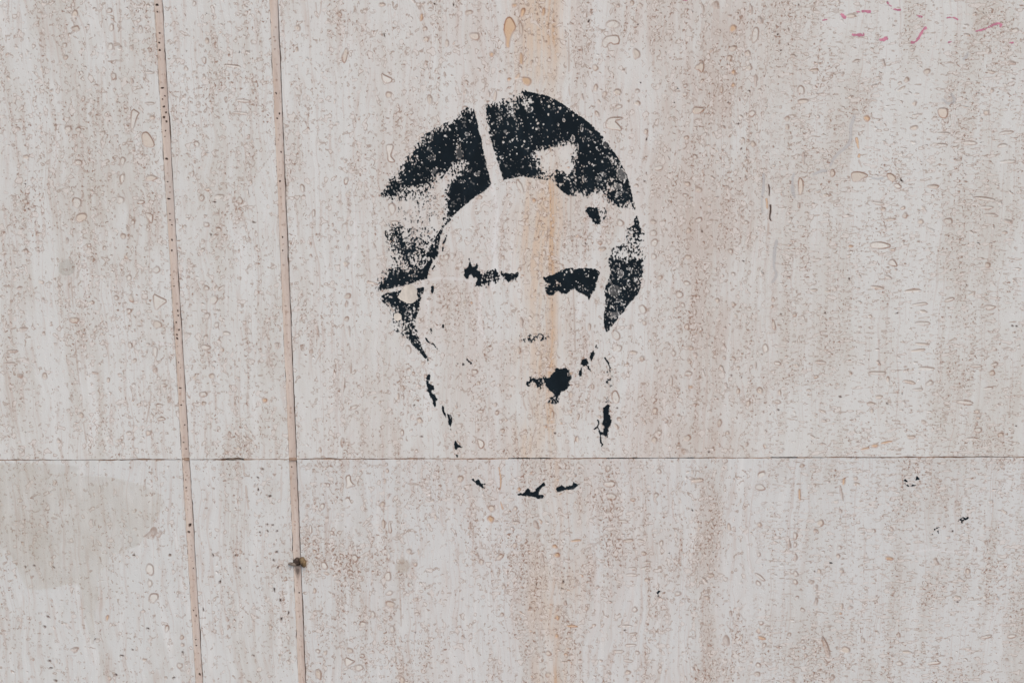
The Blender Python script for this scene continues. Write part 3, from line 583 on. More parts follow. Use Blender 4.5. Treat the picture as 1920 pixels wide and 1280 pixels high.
for _ in range(60000):
    if made >= 2600: break
    x, y = rng.uniform(-280, 2200), rng.uniform(-180, 1460)
    if rng.random() > pit_density(x, y) / 2.0: continue
    right = (x > 1440) or (y > 860 and 960 < x < 1250)
    s = min(3.0 + rng.gamma(1.6, 1.35), 12)
    el = rng.uniform(1.0, 2.6) if right else rng.uniform(.75, 1.25)
    w, h = s * math.sqrt(el), s / math.sqrt(el)
    if not right and rng.random() < .25: h *= 1.6
    u = rng.random()
    rusty = abs(x - 1030) < 60
    k = 'd' if u < .03 and s < 6 else ('b' if u < (.62 if s < 7 else .2) else ('o' if rusty and u < .85 else ('t' if u < .85 else 'l')))
    if k == 'd': w *= .7; h *= .7
    n = 8 if s < 6 else 12
    mn = min(w, h)
    loops, th = loops_ellipse(x, y, w * .8, h * .8, rng.normal(0, 22), rng, min(1.6, mn * .28), 1.5, n, .42)
    if add_cavity(loops, k, rng, th, strength=rng.uniform(.3, .8), hook=rng.random() < .75, fa=rng.uniform(.35, .8)): made += 1
print('cavities', len(cav))

# ------------------------------------------------------------------ slabs with real cavities
travertine_wall = bpy.data.objects.new('travertine_wall', None)
travertine_wall.empty_display_size = .2
link(travertine_wall)
travertine_wall['label'] = 'pale travertine slab wall with two vertical grooves and a black stencilled face'
travertine_wall['category'] = 'wall'
travertine_wall['kind'] = 'thing'

def edge_line(p, q, jit, chips=(), sgn=1):
    """a slab edge from p to q with small irregularities where the picture looks"""
    p = np.array(p); q = np.array(q); L = np.linalg.norm(q - p); d = (q - p) / L
    nrm = np.array([-d[1], d[0]])             # left of travel = inwards for counter-clockwise outlines
    n = int(L / .004)
    out = [p]
    drift = 0
    for i in range(1, n):
        s = p + d * L * i / n
        inview = abs(s[0]) < .85 and .75 < s[1] < 2.05
        if not inview and i % 40: continue
        drift = .8 * drift + rng.normal(0, jit)
        off = abs(drift)
        for (cx, cw, cd) in chips:
            tt = (s[0] - cx) / cw
            if abs(tt) < 1: off += cd * (1 - tt * tt) * rng.uniform(.6, 1.1)
        out.append(s + nrm * off)
    return out

def build_slab(name, x0, x1, z0, z1, mat, cavs, y0=0.0, back=.03, jit=.00026, chips_top=(), chips_bot=(), sides=True):
    outline = (edge_line((x0, z0), (x1, z0), jit, chips_bot) + edge_line((x1, z0), (x1, z1), jit)
               + edge_line((x1, z1), (x0, z1), jit, chips_top) + edge_line((x0, z1), (x0, z0), jit))
    V = [tuple(v) for v in outline]; no = len(V)
    E = [(i, (i + 1) % no) for i in range(no)]
    col = [(0, 0, 0, 0)] * no; dep = [0.0] * no
    for c in cavs:
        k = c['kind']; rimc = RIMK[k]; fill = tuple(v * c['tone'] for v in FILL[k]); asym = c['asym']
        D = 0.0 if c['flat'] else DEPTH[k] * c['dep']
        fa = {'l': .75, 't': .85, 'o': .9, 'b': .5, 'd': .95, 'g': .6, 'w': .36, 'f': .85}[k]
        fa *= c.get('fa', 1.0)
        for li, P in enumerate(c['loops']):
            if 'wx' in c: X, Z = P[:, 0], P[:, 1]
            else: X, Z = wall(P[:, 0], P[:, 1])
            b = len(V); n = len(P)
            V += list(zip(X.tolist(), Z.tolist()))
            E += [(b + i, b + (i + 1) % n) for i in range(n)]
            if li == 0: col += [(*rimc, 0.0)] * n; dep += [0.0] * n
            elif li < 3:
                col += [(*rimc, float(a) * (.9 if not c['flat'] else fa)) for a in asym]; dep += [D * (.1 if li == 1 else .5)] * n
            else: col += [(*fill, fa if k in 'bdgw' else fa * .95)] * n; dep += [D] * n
        ctr = c['loops'][-1].mean(0)
        if not c['flat'] and inside(c['loops'][-1], np.array([ctr[0]]), np.array([ctr[1]]))[0]:
            X, Z = (ctr[0], ctr[1]) if 'wx' in c else wall(ctr[0], ctr[1])
            V.append((float(X), float(Z))); col.append((*fill, fa)); dep.append(D * .8)
    if sides and x1 - x0 > .05:                 # filler points keep the triangles compact
        for gy in np.arange(-200, 1480, 24):
            for gx in np.arange(-300, 2220, 24):
                a_, b_ = gx + rng.uniform(-6, 6), gy + rng.uniform(-6, 6)
                i_, j_ = int(b_ - OY), int(a_ - OX)
                if occ[i_ - 1:i_ + 2, j_ - 1:j_ + 2].any(): continue
                X, Z = (float(v) for v in wall(a_, b_))
                if x0 + .004 < X < x1 - .004 and z0 + .004 < Z < z1 - .004:
                    V.append((X, Z)); col.append((0, 0, 0, 0)); dep.append(0.0)
    res = delaunay_2d_cdt([Vector(v) for v in V], E, [list(range(no))], 1, 1e-7)
    ov, _, of, orig = res[0], res[1], res[2], res[3]
    nv = len(ov)
    oc = np.zeros((nv, 4)); od = np.zeros(nv); src = {}
    for i, lst in enumerate(orig):
        if lst:
            oc[i] = col[lst[0]]; od[i] = dep[lst[0]]
            for s_ in lst: src[s_] = i
    verts = [(v.x, y0 + od[i], v.y) for i, v in enumerate(ov)]
    faces = [tuple(f) for f in of]
    nfront = len(faces)
    if sides:
        base = len(verts)
        ring = [src.get(i) for i in range(no) if src.get(i) is not None]
        for i in ring: verts.append((verts[i][0], y0 + back, verts[i][2]))
        k = len(ring)
        for i in range(k):
            j = (i + 1) % k
            faces.append((ring[i], base + i, base + j, ring[j]))
        oc = np.vstack([oc, np.zeros((k, 4))])
    me = bpy.data.meshes.new(name)
    me.from_pydata(verts, [], faces)
    ca = me.color_attributes.new('pit', 'FLOAT_COLOR', 'POINT')
    ca.data.foreach_set('color', oc.astype(np.float32).ravel())
    # front faces must look towards -Y
    me.update()
    if me.polygons[0].normal.y > 0:
        me.flip_normals()
    me.materials.append(mat)
    return link(bpy.data.objects.new(name, me), travertine_wall)

def pick(x0, x1, z0, z1):
    out = []
    for c in cav:
        p = c['loops'][1].mean(0); X, Z = wall(p[0], p[1])
        if x0 < X < x1 and z0 < Z < z1: out.append(c)
    return out

g2 = GAP / 2
J = .00022
ux = lambda px: float(wall(px, 859)[0])
chips = [(ux(436), .018, .0018), (ux(300), .006, .0008), (ux(1160), .05, .0004), (ux(1480), .03, .0006), (ux(985), .05, .0003)]
for (x0, x1, mu, ml) in ((XL, U1a, MAT_UL, MAT_LL), (U1b, U2a, MAT_UM, MAT_LM), (U2b, XR, MAT_UR, MAT_LR)):
    build_slab('slab', x0, x1, ZJ + g2 * .7, ZT, mu, pick(x0, x1, ZJ, ZT), chips_bot=chips)
    build_slab('slab', x0, x1, ZB, ZJ - g2 * .7, ml, pick(x0, x1, ZB, ZJ), chips_top=chips)

# groove floors, 5 mm back, pitted
GD = .0024
GPITS = """
291,9,6,5 291,22,3,4 298,62,4,3 293,80,4,4 295,94,5,4 303,165,8,3 302,186,3,3 310,180,3,3 306,200,5,4 310,200,4,5 312,211,4,4 306,220,5,5 311,228,5,4 309,245,3,3 316,249,2,3 306,256,2,3 311,298,7,4
311,341,3,3 313,373,6,4 317,401,3,3 318,406,3,3 314,413,3,3 321,422,3,3 321,450,4,4 318,470,3,5 321,523,2,2 325,537,3,3 334,540,3,3 333,583,3,5 327,605,3,4 336,619,4,4 328,628,4,4 329,635,4,5 333,592,4,3
329,650,2,2 331,680,2,3 337,690,2,2 334,728,6,3 338,733,5,4 336,760,4,3 347,797,3,3 343,830,3,3 351,842,3,3 347,900,3,3 346,915,4,3
355,985,6,9 352,998,5,6 362,1066,3,3 360,1145,3,3 371,1155,3,6 367,1211,4,3 375,1265,5,6 366,1200,3,3
514,175,3,5 523,213,3,5 518,222,4,3 529,445,3,4 527,470,3,3 524,340,4,4 545,876,3,3 547,880,3,3 563,1112,3,4 557,1080,5,4 528,285,3,4"""
def groove(x0, x1, z0, z1):
    cs = []
    dx = (x1 - x0)
    for q in GPITS.split():
        a, b, w, h = map(float, q.split(','))
        X, Z = (float(v) for v in wall(a, b))
        if not (x0 - .002 < X < x1 + .002 and z0 + .004 < Z < z1 - .004): continue
        X = min(max(X, x0 + .0026), x1 - .0044)
        loops, th = loops_ellipse(0, 0, w * .8, h * .8, 0, rng, 0, 0, 9, .25); loops = [q_ * PX + (X, Z) for q_ in loops]
        c = loops[1].mean(0)
        L = [c + (loops[1] - c) * k_ for k_ in (1.5, 1.0, .8, .6)]
        if any(np.linalg.norm(c - d['c']) < .0042 for d in cs): continue
        cs.append(dict(loops=L, kind='d', asym=np.ones(len(th)), flat=False, tone=1, dep=.8, wx=True, c=c))
    for _ in range(40):
        X, Z = rng.uniform(x0 + .0026, x1 - .0044), rng.uniform(max(z0, .8) + .01, min(z1, 1.95) - .01)
        s = rng.uniform(1.2, 3)
        loops, th = loops_ellipse(0, 0, s, s * 1.3, 0, rng, 0, 0, 7, .25); loops = [q_ * PX + (X, Z) for q_ in loops]
        c = loops[1].mean(0)
        if any(np.linalg.norm(c - d['c']) < .0042 for d in cs): continue
        L = [c + (loops[1] - c) * k_ for k_ in (1.5, 1.0, .8, .6)]
        cs.append(dict(loops=L, kind='b', asym=np.ones(len(th)) * .7, flat=False, tone=.8, dep=1, wx=True, c=c))
    SX, SZ = (float(v) for v in wall(556.5, 1071))  # flat dark patch below the lump: dirt, with the lump's shadow painted in
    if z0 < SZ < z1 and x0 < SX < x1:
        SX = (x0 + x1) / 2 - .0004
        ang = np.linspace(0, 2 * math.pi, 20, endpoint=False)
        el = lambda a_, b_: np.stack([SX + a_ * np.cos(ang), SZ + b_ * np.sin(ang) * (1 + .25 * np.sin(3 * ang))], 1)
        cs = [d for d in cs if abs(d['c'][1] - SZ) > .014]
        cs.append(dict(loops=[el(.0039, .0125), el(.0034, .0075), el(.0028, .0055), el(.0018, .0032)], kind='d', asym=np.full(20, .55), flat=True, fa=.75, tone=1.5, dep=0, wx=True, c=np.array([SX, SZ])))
    # a slit is left open along the right-hand side
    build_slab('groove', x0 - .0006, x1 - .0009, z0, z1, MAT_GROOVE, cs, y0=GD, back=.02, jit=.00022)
for (a, b) in ((U1a, U1b), (U2a, U2b)):
    groove(a, b, ZJ + .0006, ZT)
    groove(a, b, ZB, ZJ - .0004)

# mortar in the horizontal joint: flush in places, washed out in others
n = 900
mx = np.linspace(-.95, .95, n)
nz = np.convolve(rng.normal(0, 1, n + 40), np.ones(41) / 41 ** .5, 'valid')
nf = rng.uniform(0, 1, n)
dpt = np.clip(.0006 + .0007 * nz + .0004 * nf, .00015, .004)
for (a, b, d) in ((955, 1035, .006), (1140, 1180, .008), (1185, 1235, .007), (1245, 1300, .008), (425, 455, .012), (1448, 1495, .007), (1525, 1542, .008), (1040, 1135, .0004), (1340, 1440, .0003)):
    dpt[(mx > ux(a)) & (mx < ux(b))] = d
mv, mf = [], []
for i in range(n):
    for dz in (-.0016, 0, .0016):
        mv.append((float(mx[i]), float(dpt[i] + (0 if dz == 0 else .0001)), ZJ + dz * 1.2))
for i in range(n - 1):
    for j in range(2):
        a = i * 3 + j
        mf.append((a, a + 3, a + 4, a + 1))
mv += [(-2.6, .004, ZJ - .0019), (-.95, .004, ZJ - .0019), (-.95, .004, ZJ + .0019), (-2.6, .004, ZJ + .0019),
       (.95, .004, ZJ - .0019), (2.6, .004, ZJ - .0019), (2.6, .004, ZJ + .0019), (.95, .004, ZJ + .0019)]
b = n * 3
mf += [(b, b + 1, b + 2, b + 3), (b + 4, b + 5, b + 6, b + 7)]
mesh_object('mortar_joint', mv, mf, MAT_MORTAR, travertine_wall)
# dark backing behind the open slits
mesh_object('backing', [(XL, .0056, ZB), (XR, .0056, ZB), (XR, .0056, ZT), (XL, .0056, ZT)], [(0, 1, 2, 3)], MAT_MORTAR, travertine_wall)

# ------------------------------------------------------------------ paint films
FX0, FY0, FX1, FY1 = 680, 150, 1230, 950
def blur_noise(h, w, sx, sy):
    a = rng.normal(0, 1, (h, w))
    fy = np.fft.fftfreq(h)[:, None]; fx = np.fft.fftfreq(w)[None]
    g = np.exp(-2 * (math.pi ** 2) * ((fx * sx) ** 2 + (fy * sy) ** 2))
    b = np.fft.ifft2(np.fft.fft2(a) * g).real
    r = np.argsort(np.argsort(b.ravel())) / b.size
    return r.reshape(h, w)

def seg_dist(P, x, y, closed=True):
    d = np.full(x.shape, 1e9)
    Q = np.roll(P, -1, 0) if closed else P[1:]
    for (ax, ay), (bx, by) in zip(P if closed else P[:-1], Q):
        dx, dy = bx - ax, by - ay
        t = np.clip(((x - ax) * dx + (y - ay) * dy) / max(dx * dx + dy * dy, 1e-9), 0, 1)
        d = np.minimum(d, (x - ax - t * dx) ** 2 + (y - ay - t * dy) ** 2)
    return np.sqrt(d)

def pts(s):
    return np.array([[float(v) for v in q.split(',')] for q in s.split()])

class Film:
    def __init__(self, x0, y0, x1, y1, cell=1.0):
        self.x0, self.y0, self.cell = x0, y0, cell
        self.w, self.h = int((x1 - x0) / cell), int((y1 - y0) / cell)
        self.xx, self.yy = np.meshgrid(x0 + (np.arange(self.w) + .5) * cell, y0 + (np.arange(self.h) + .5) * cell)
        k = 1.0 / cell
        n1 = blur_noise(self.h, self.w, .85 * k, 1.15 * k); n2 = blur_noise(self.h, self.w, 1.7 * k, 2.4 * k); n3 = blur_noise(self.h, self.w, 6 * k, 8 * k)
        q = .66 * n1 + .24 * n2 + .10 * n3
        self.noise = (np.argsort(np.argsort(q.ravel())) / q.size).reshape(q.shape)
        self.wobx = (blur_noise(self.h, self.w, 3, 3) - .5) * 2
        self.D = np.zeros((self.h, self.w)); self.owner = np.full((self.h, self.w), -1)
        self.tone = np.zeros((self.h, self.w))
    def box(self, P, pad):
        a = np.floor((P.min(0) - pad - (self.x0, self.y0)) / self.cell).astype(int); b = np.ceil((P.max(0) + pad - (self.x0, self.y0)) / self.cell).astype(int)
        return (slice(max(a[1], 0), min(b[1], self.h)), slice(max(a[0], 0), min(b[0], self.w)))
    def sd(self, P, s, closed=True):
        x, y = self.xx[s], self.yy[s]
        d = seg_dist(P, x, y, closed)
        return np.where(inside(P, x, y), d, -d) if closed else -d
    def poly(self, P, soft, dens, owner, mask=None, rough=.8):
        s = self.box(P, soft * 1.5 + 2)
        v = self.sd(P, s) + self.wobx[s] * rough
        t = np.clip(v / max(soft, .05) * .5 + .5, 0, 1); t = t * t * (3 - 2 * t)
        c = t * dens
        if mask is not None: c = c * mask[s]
        up = c > self.D[s]
        self.D[s] = np.where(up, c, self.D[s]); self.owner[s] = np.where(up & (c > .02), owner, self.owner[s])
    def stroke(self, L, hw, dens, owner, rough=.6):
        s = self.box(L, hw + 3)
        v = hw - seg_dist(L, self.xx[s], self.yy[s], False) + self.wobx[s] * rough
        c = np.clip(v + .5, 0, 1) * dens
        up = c > self.D[s]
        self.D[s] = np.where(up, c, self.D[s]); self.owner[s] = np.where(up & (c > .02), owner, self.owner[s])
    def erase(self, P, soft, amount=1.0, rough=.5):
        s = self.box(P, soft * 1.5 + 2)
        v = self.sd(P, s) + self.wobx[s] * rough
        t = np.clip(v / max(soft, .05) * .5 + .5, 0, 1)
        self.D[s] *= 1 - t * amount
    def build(self, owner, name, mat, parent, y=-.00015):
        M = (self.D > self.noise * .985 + .008) & (self.owner == owner)
        return self.mesh(M, name, mat, parent, y)
    def pieces(self, owner, name, mat, parent, small, rest):
        """one object for each separate patch of paint; lone specks are added to rest"""
        nn = self.noise * .985 + .008
        M = (self.D > nn - np.where(self.D > .03, .15, 0)) & (self.owner == owner)
        self.tone = np.where(M, np.maximum(self.tone, np.clip((nn - self.D) / .15, 0, 1) ** .8 * .97), self.tone)
        R = M | ((self.D > .3) & (self.owner == owner))
        for _ in range(2):
            q = R.copy(); q[1:] |= R[:-1]; q[:-1] |= R[1:]; q[:, 1:] |= R[:, :-1]; q[:, :-1] |= R[:, 1:]; R = q
        lab = np.zeros(R.shape, np.int32); nl = 0
        for i, j in zip(*np.nonzero(R)):
            if lab[i, j]: continue
            nl += 1; st = [(i, j)]; lab[i, j] = nl
            while st:
                a, b = st.pop()
                for c, d in ((a + 1, b), (a - 1, b), (a, b + 1), (a, b - 1)):
                    if 0 <= c < self.h and 0 <= d < self.w and R[c, d] and not lab[c, d]:
                        lab[c, d] = nl; st.append((c, d))
        cnt = np.bincount(lab[M], minlength=nl + 1)
        for k in range(1, nl + 1):
            if cnt[k] * self.cell ** 2 < 22: rest |= M & (lab == k)
            else: self.mesh(M & (lab == k), name if cnt[k] * self.cell ** 2 > 400 else small, mat, parent, -.00015)
    def mesh(self, M, name, mat, parent, y=-.00015):
        iy, ix = np.nonzero(M)
        if len(iy) == 0: return None
        W = self.w + 1
        ids = np.stack([iy * W + ix, (iy + 1) * W + ix, (iy + 1) * W + ix + 1, iy * W + ix + 1], 1)
        uq, inv = np.unique(ids.ravel(), return_inverse=True)
        py = self.y0 + (uq // W) * self.cell; px = self.x0 + (uq % W) * self.cell
        X, Z = wall(px, py)
        verts = np.stack([X, np.full(len(X), y), Z], 1)
        o = mesh_object(name, verts.tolist(), inv.reshape(-1, 4).tolist(), mat, parent)
        tv = self.tone[np.clip(uq // W, 0, self.h - 1), np.clip(uq % W, 0, self.w - 1)]
        at = o.data.attributes.new('tone', 'FLOAT', 'POINT'); at.data.foreach_set('value', tv.astype(np.float32))
        return o

stencil = link(bpy.data.objects.new('stencil_portrait', None), travertine_wall)
stencil['label'] = 'black spray stencil of a bearded face worn into specks'

F = Film(FX0, FY0, FX1, FY1, .8)
def region(P):
    return np.clip(F.sd(P, (slice(None), slice(None))) + F.wobx * .35 + .5, 0, 1)

# left half of the hair
maskL = region(pts('690,380 690,195 884,195 890,210 893,222 897,236 896,242 899,252 903,262 904,274 906,282 909,293 911,301 914,315 917,328 921,346 910,357 890,370 870,386 858,397 850,405 843,415 836,422 831,430 827,440 824,450 823,461 822,475 819,483 812,490 808,496 805,504 803,511 801,522 770,532 745,538 722,543 712,545 690,549'))
HAIR, EYEL, EYER, MOUTH, JAW, CHIN, TEMPLE, EAR, SPECK = range(9)
F.poly(pts('722,364 727,352 736,336 752,325 757,311 768,300 775,284 790,268 806,254 822,243 838,236 862,224 866,214 880,207 893,205 916,300 924,350 900,366 870,390 852,404 846,414 838,420 836,405 840,390 838,375 840,360 846,345 856,333 866,318 876,306 868,303 848,306 843,320 830,326 812,332 806,345 790,350 770,350 758,353 748,362 732,368'), 9, .955, HAIR, maskL, 1.8)
F.poly(pts('760,320 770,296 800,265 850,240 880,230 895,260 880,290 850,295 838,312 800,325'), 12, .985, HAIR, maskL)
F.poly(pts('848,385 868,345 915,330 925,350 880,386 858,400'), 9, .97, HAIR, maskL)
F.poly(pts('838,420 834,424 826,440 820,452 810,456 818,440 829,424'), 3, .9, HAIR, maskL, 1.4)
F.poly(pts('733,427 745,424 753,430 758,445 760,455 765,458 775,455 782,465 785,475 778,482 770,497 760,492 750,477 745,464 738,452 733,440'), 12, .84, HAIR, maskL, 2.2)
F.poly(pts('826,440 826,458 825,475 812,494 804,512 802,526 770,534 745,540 720,546 708,543 716,528 726,514 738,505 752,502 765,505 780,506 790,503 796,490 798,478 805,468 808,458 815,450'), 9, .96, HAIR, maskL, 1.8)
F.poly(pts('722,530 735,514 760,510 790,512 803,500 806,520 770,530 735,538'), 5, .985, HAIR, maskL)
F.poly(pts('748,468 800,458 806,500 745,506'), 9, .5, HAIR, maskL, 3)
F.poly(pts('725,435 830,428 815,472 738,502'), 10, .2, HAIR, maskL, 3)
F.poly(pts('724,364 800,348 812,340 800,368 740,376'), 8, .34, HAIR, maskL, 3)
F.poly(pts('834,380 842,352 852,345 848,410 836,416'), 7, .5, HAIR, maskL, 3)
F.poly(pts('735,385 820,360 835,400 800,430 740,420'), 16, .035, HAIR, maskL, 3)
F.poly(pts('840,310 880,300 890,320 860,345'), 8, .3, HAIR, maskL, 3)
F.poly(pts('712,520 735,495 760,490 740,510 715,540'), 9, .2, HAIR, maskL, 3)
# right half of the hair
maskR = region(pts('900,150 983,168 990,172 1005,175 1025,180 1040,186 1055,195 1068,204 1080,212 1095,223 1108,233 1118,243 1128,253 1137,265 1146,278 1155,291 1163,303 1170,316 1176,329 1181,345 1184,360 1188,375 1192,392 1180,400 1100,380 1067,368 1060,363 1050,355 1040,343 1030,338 1000,334 980,331 960,334 943,338 940,325 935,308 930,295 926,282 922,268 918,256 916,248 919,240 916,234 912,228 912,214 911,198'))
F.poly(pts('906,198 935,198 943,189 956,193 966,183 976,177 984,170 1000,168 1045,182 1090,212 1125,245 1150,278 1172,312 1184,345 1192,394 1178,382 1165,384 1150,378 1140,372 1132,361 1122,356 1110,359 1101,367 1095,360 1085,358 1075,362 1066,370 1040,348 1030,340 1000,334 980,333 960,336 940,342'), 8, .95, HAIR, maskR, 1.8)
F.poly(pts('1000,180 1060,205 1110,245 1120,270 1060,258 1000,270 960,290 920,270 925,250 960,235'), 14, .985, HAIR, maskR)
F.poly(pts('940,262 965,250 1000,262 1000,310 960,325 940,310'), 14, .99, HAIR, maskR)
F.poly(pts('1085,290 1110,275 1130,300 1125,325 1090,335'), 14, .995, HAIR, maskR)
F.poly(pts('1165,335 1176,330 1188,380 1170,372'), 5, .95, HAIR, maskR)
F.erase(pts('1004,282 1015,279 1045,274 1062,267 1068,271 1079,276 1081,290 1078,300 1077,312 1073,325 1066,337 1058,331 1054,326 1045,322 1038,332 1030,329 1014,322 1010,310 1004,296'), 7, 1, 1.6)
F.erase(pts('953,192 962,188 968,200 965,212 958,214 952,206'), 9, .85, 2)
F.erase(pts('976,183 985,178 994,190 995,200 986,204 980,196'), 8, .75, 2)
F.erase(pts('1015,330 1030,325 1040,335 1034,344'), 6, .85, 1)
F.erase(pts('1146,296 1165,300 1170,312 1150,312'), 6, .55, 2)
F.erase(pts('1120,338 1150,335 1160,342 1135,350'), 6, .4, 2)
F.erase(pts('1130,350 1150,348 1158,362 1140,366'), 8, .4, 2)
for sgrp in ('1095,225 1150,290 1140,300 1085,240', '920,215 940,215 960,235 930,240', '1000,235 1040,240 1060,258 1010,262', '925,310 1000,300 1000,325 940,330', '1050,340 1100,340 1110,358 1060,362'):
    F.erase(pts(sgrp), 14, .075, 2)
# temple pieces on the right
F.poly(pts('1098,395 1103,388 1112,389 1120,390 1124,400 1126,412 1126,420 1120,423 1115,419 1108,409'), 1.5, .96, TEMPLE, None, .7)
F.poly(pts('1122,392 1140,392 1138,410 1126,408'), 8, .14, TEMPLE)
F.poly(pts('1193,405 1197,408 1199,420 1203,433 1200,438 1196,443 1190,437 1186,431 1180,430 1175,429 1185,424 1190,418 1190,410'), 1.5, .93, TEMPLE, None, 1)
F.poly(pts('1176,428 1202,432 1203,448 1180,452'), 8, .33, TEMPLE, None, 2)
F.poly(pts('1180,446 1200,448 1200,476 1184,478'), 8, .13, TEMPLE, None, 2)
F.poly(pts('1150,466 1172,460 1200,464 1203,476 1150,478'), 6, .28, TEMPLE, None, 2)
# ear side lock
maskE = region(pts('1130,470 1215,470 1207,490 1206,510 1204,525 1200,541 1195,552 1187,562 1180,568 1173,577 1170,584 1161,592 1155,602 1148,611 1142,619 1136,622 1133,612 1132,600 1132,585 1134,575 1135,562 1132,550 1134,540 1138,530 1142,520 1144,510 1143,503 1140,494'))
F.poly(pts('1138,484 1150,480 1160,483 1175,490 1185,483 1208,486 1209,512 1203,540 1190,566 1170,590 1145,622 1133,626 1128,590 1131,550 1140,512 1140,494'), 9, .88, EAR, maskE, 2)
F.poly(pts('1142,520 1170,515 1200,520 1195,545 1170,560 1140,560 1134,550'), 12, .94, EAR, maskE)
F.poly(pts('1134,600 1150,600 1152,610 1138,622 1131,615'), 5, .97, EAR, maskE)
F.erase(pts('1138,566 1170,568 1165,585 1140,582'), 8, .3, 2)
F.erase(pts('1175,520 1200,495 1205,515 1190,560 1170,550'), 10, .12, 2)
F.poly(pts('1138,470 1208,466 1206,488 1140,490'), 7, .16, EAR, None, 2)
# lower lock on the left, with its unpainted patches
maskS = region(pts('700,558 716,554 725,549 737,547 752,544 765,541 780,541 795,538 794,546 791,556 787,570 784,585 780,596 779,606 781,616 784,627 788,641 793,654 799,666 804,674 802,677 795,669 785,658 775,648 768,639 760,630 740,625 700,600'))
F.poly(pts('714,556 724,547 752,540 797,534 795,546 788,572 782,596 780,610 790,645 806,678 800,676 784,660 764,638 757,618 755,602 751,588 742,579 733,573 725,570 719,563'), 6, .94, SPECK, maskS, 1.6)
F.erase(pts('752,590 775,585 782,600 780,620 755,620'), 9, .33, 2)
F.erase(pts('765,628 780,622 784,645 772,640'), 6, .18, 1)
F.poly(pts('735,570 755,590 752,612 735,605'), 9, .12, SPECK, None, 2)
F.poly(pts('738,600 760,612 762,628 745,620'), 8, .22, SPECK, None, 2)
F.erase(pts('752,545 760,534 775,533 783,545 782,553 784,560 777,566 770,570 762,568 750,562 745,557 749,552'), .6, 1, .3)
th = np.linspace(0, 6.283, 24, endpoint=False)
F.erase(np.stack([745.5 + 7.8 * np.cos(th), 594 + 7.8 * np.sin(th)], 1), .5, 1, .2)
F.stroke(np.stack([745.5 + 8.6 * np.cos(th[13:18]), 594 + 8.6 * np.sin(th[13:18])], 1), .6, .8, SPECK, .3)
F.stroke(np.stack([745.5 + 8.6 * np.cos(th[3:8]), 594 + 8.6 * np.sin(th[3:8])], 1), .6, .75, SPECK, .3)
# cheek marks
for q, hw in (('811,538 811,547', 2.6), ('815,499 811,504', 1.4), ('837,442 834,452 831,456', 1.5), ('831,464 830,470', 1.3), ('808,616 810,624', 1.3),
              ('799,634 802,640 807,643 812,644 815,647 817,651', 1.3), ('831,609 831,613', 1.4), ('876,674 879,677', 1.4), ('881,679 883,681', 1.5), ('868,681 868,684', .9), ('819,653 820,654', .7),
              ('1118,647 1117,651 1121,652', .9)):
    F.stroke(pts(q), hw, .97, SPECK, .4)
# eyebrows
F.poly(pts('882,491 885,496 887,500 894,496 897,502 895,506 900,508 903,515 903,525 904,530 903,537 897,536 892,536 894,528 893,522 887,518 883,515 878,515 878,522 875,521 870,516 872,510 871,505 877,500 878,495'), 1.2, .985, EYEL, None, 1.1)
F.poly(pts('902,512 908,508 918,506 930,506 936,514 938,526 928,530 918,532 912,537 905,535'), 4, .66, EYEL, None, 1.6)
F.poly(pts('908,510 920,508 924,520 914,526 905,522'), 3, .82, EYEL, None, 1.6)
F.poly(pts('939,509 944,515 950,512 958,513 965,514 971,511 970,518 967,524 958,524 953,530 950,523 944,526 942,517'), 1.8, .88, EYEL, None, 1.2)
F.stroke(pts('879,485 881,489'), .7, .8, EYEL, .3)
F.poly(pts('1018,521 1020,518 1024,521 1030,516 1040,514 1050,509 1055,506 1062,504 1070,503 1080,504 1095,503 1105,503 1115,505 1122,508 1125,513 1122,520 1118,525 1117,535 1115,545 1110,550 1106,560 1104,564 1101,556 1095,552 1085,548 1078,542 1073,541 1068,546 1062,550 1052,551 1048,546 1044,545 1040,550 1033,554 1028,555 1025,549 1022,543 1023,533 1023,528'), 1.2, .97, EYER, None, .9)
F.poly(pts('1045,515 1080,510 1090,530 1060,545 1045,540'), 6, .975, EYER)
F.erase(pts('1022,528 1042,530 1042,540 1023,542'), 5, .3, 1)
F.erase(pts('1068,502 1070,502 1074,510 1072,512'), 1, 1, .3)
F.erase(pts('1085,535 1105,535 1108,552 1090,548'), 7, .25, 1)
# mouth
F.poly(pts('1040,695 1045,690 1050,692 1055,689 1060,688 1066,692 1070,698 1071,705 1069,715 1067,722 1062,730 1057,732 1052,735 1048,741 1045,745 1038,742 1035,737 1029,730 1024,723 1022,717 1020,713 1030,708 1035,703 1037,698'), 1.6, .985, MOUTH, None, 1.4)
F.poly(pts('983,722 990,714 998,707 1010,709 1022,705 1024,716 1016,722 1013,727 1006,722 998,716 990,723'), 3.5, .78, MOUTH, None, 1.4)
F.poly(pts('1029,753 1032,743 1046,744 1046,753'), 4, .5, MOUTH, None, 1.2)
F.poly(pts('1060,692 1070,700 1068,718 1058,725'), 4, .9, MOUTH, None)
F.poly(pts('976,630 1030,628 1028,637 980,639'), 5, .34, MOUTH, None, 1.5)
for P in ('1105,670 1107,662 1112,657 1115,662 1113,670 1109,676', '1090,676 1093,673 1100,672 1103,680 1101,684 1094,686 1089,682', '1099,684 1103,685 1107,695 1102,691', '1090,688 1092,696 1090,705 1087,706 1085,700 1087,692'):
    F.poly(pts(P), 1, .985, MOUTH, None, .6)
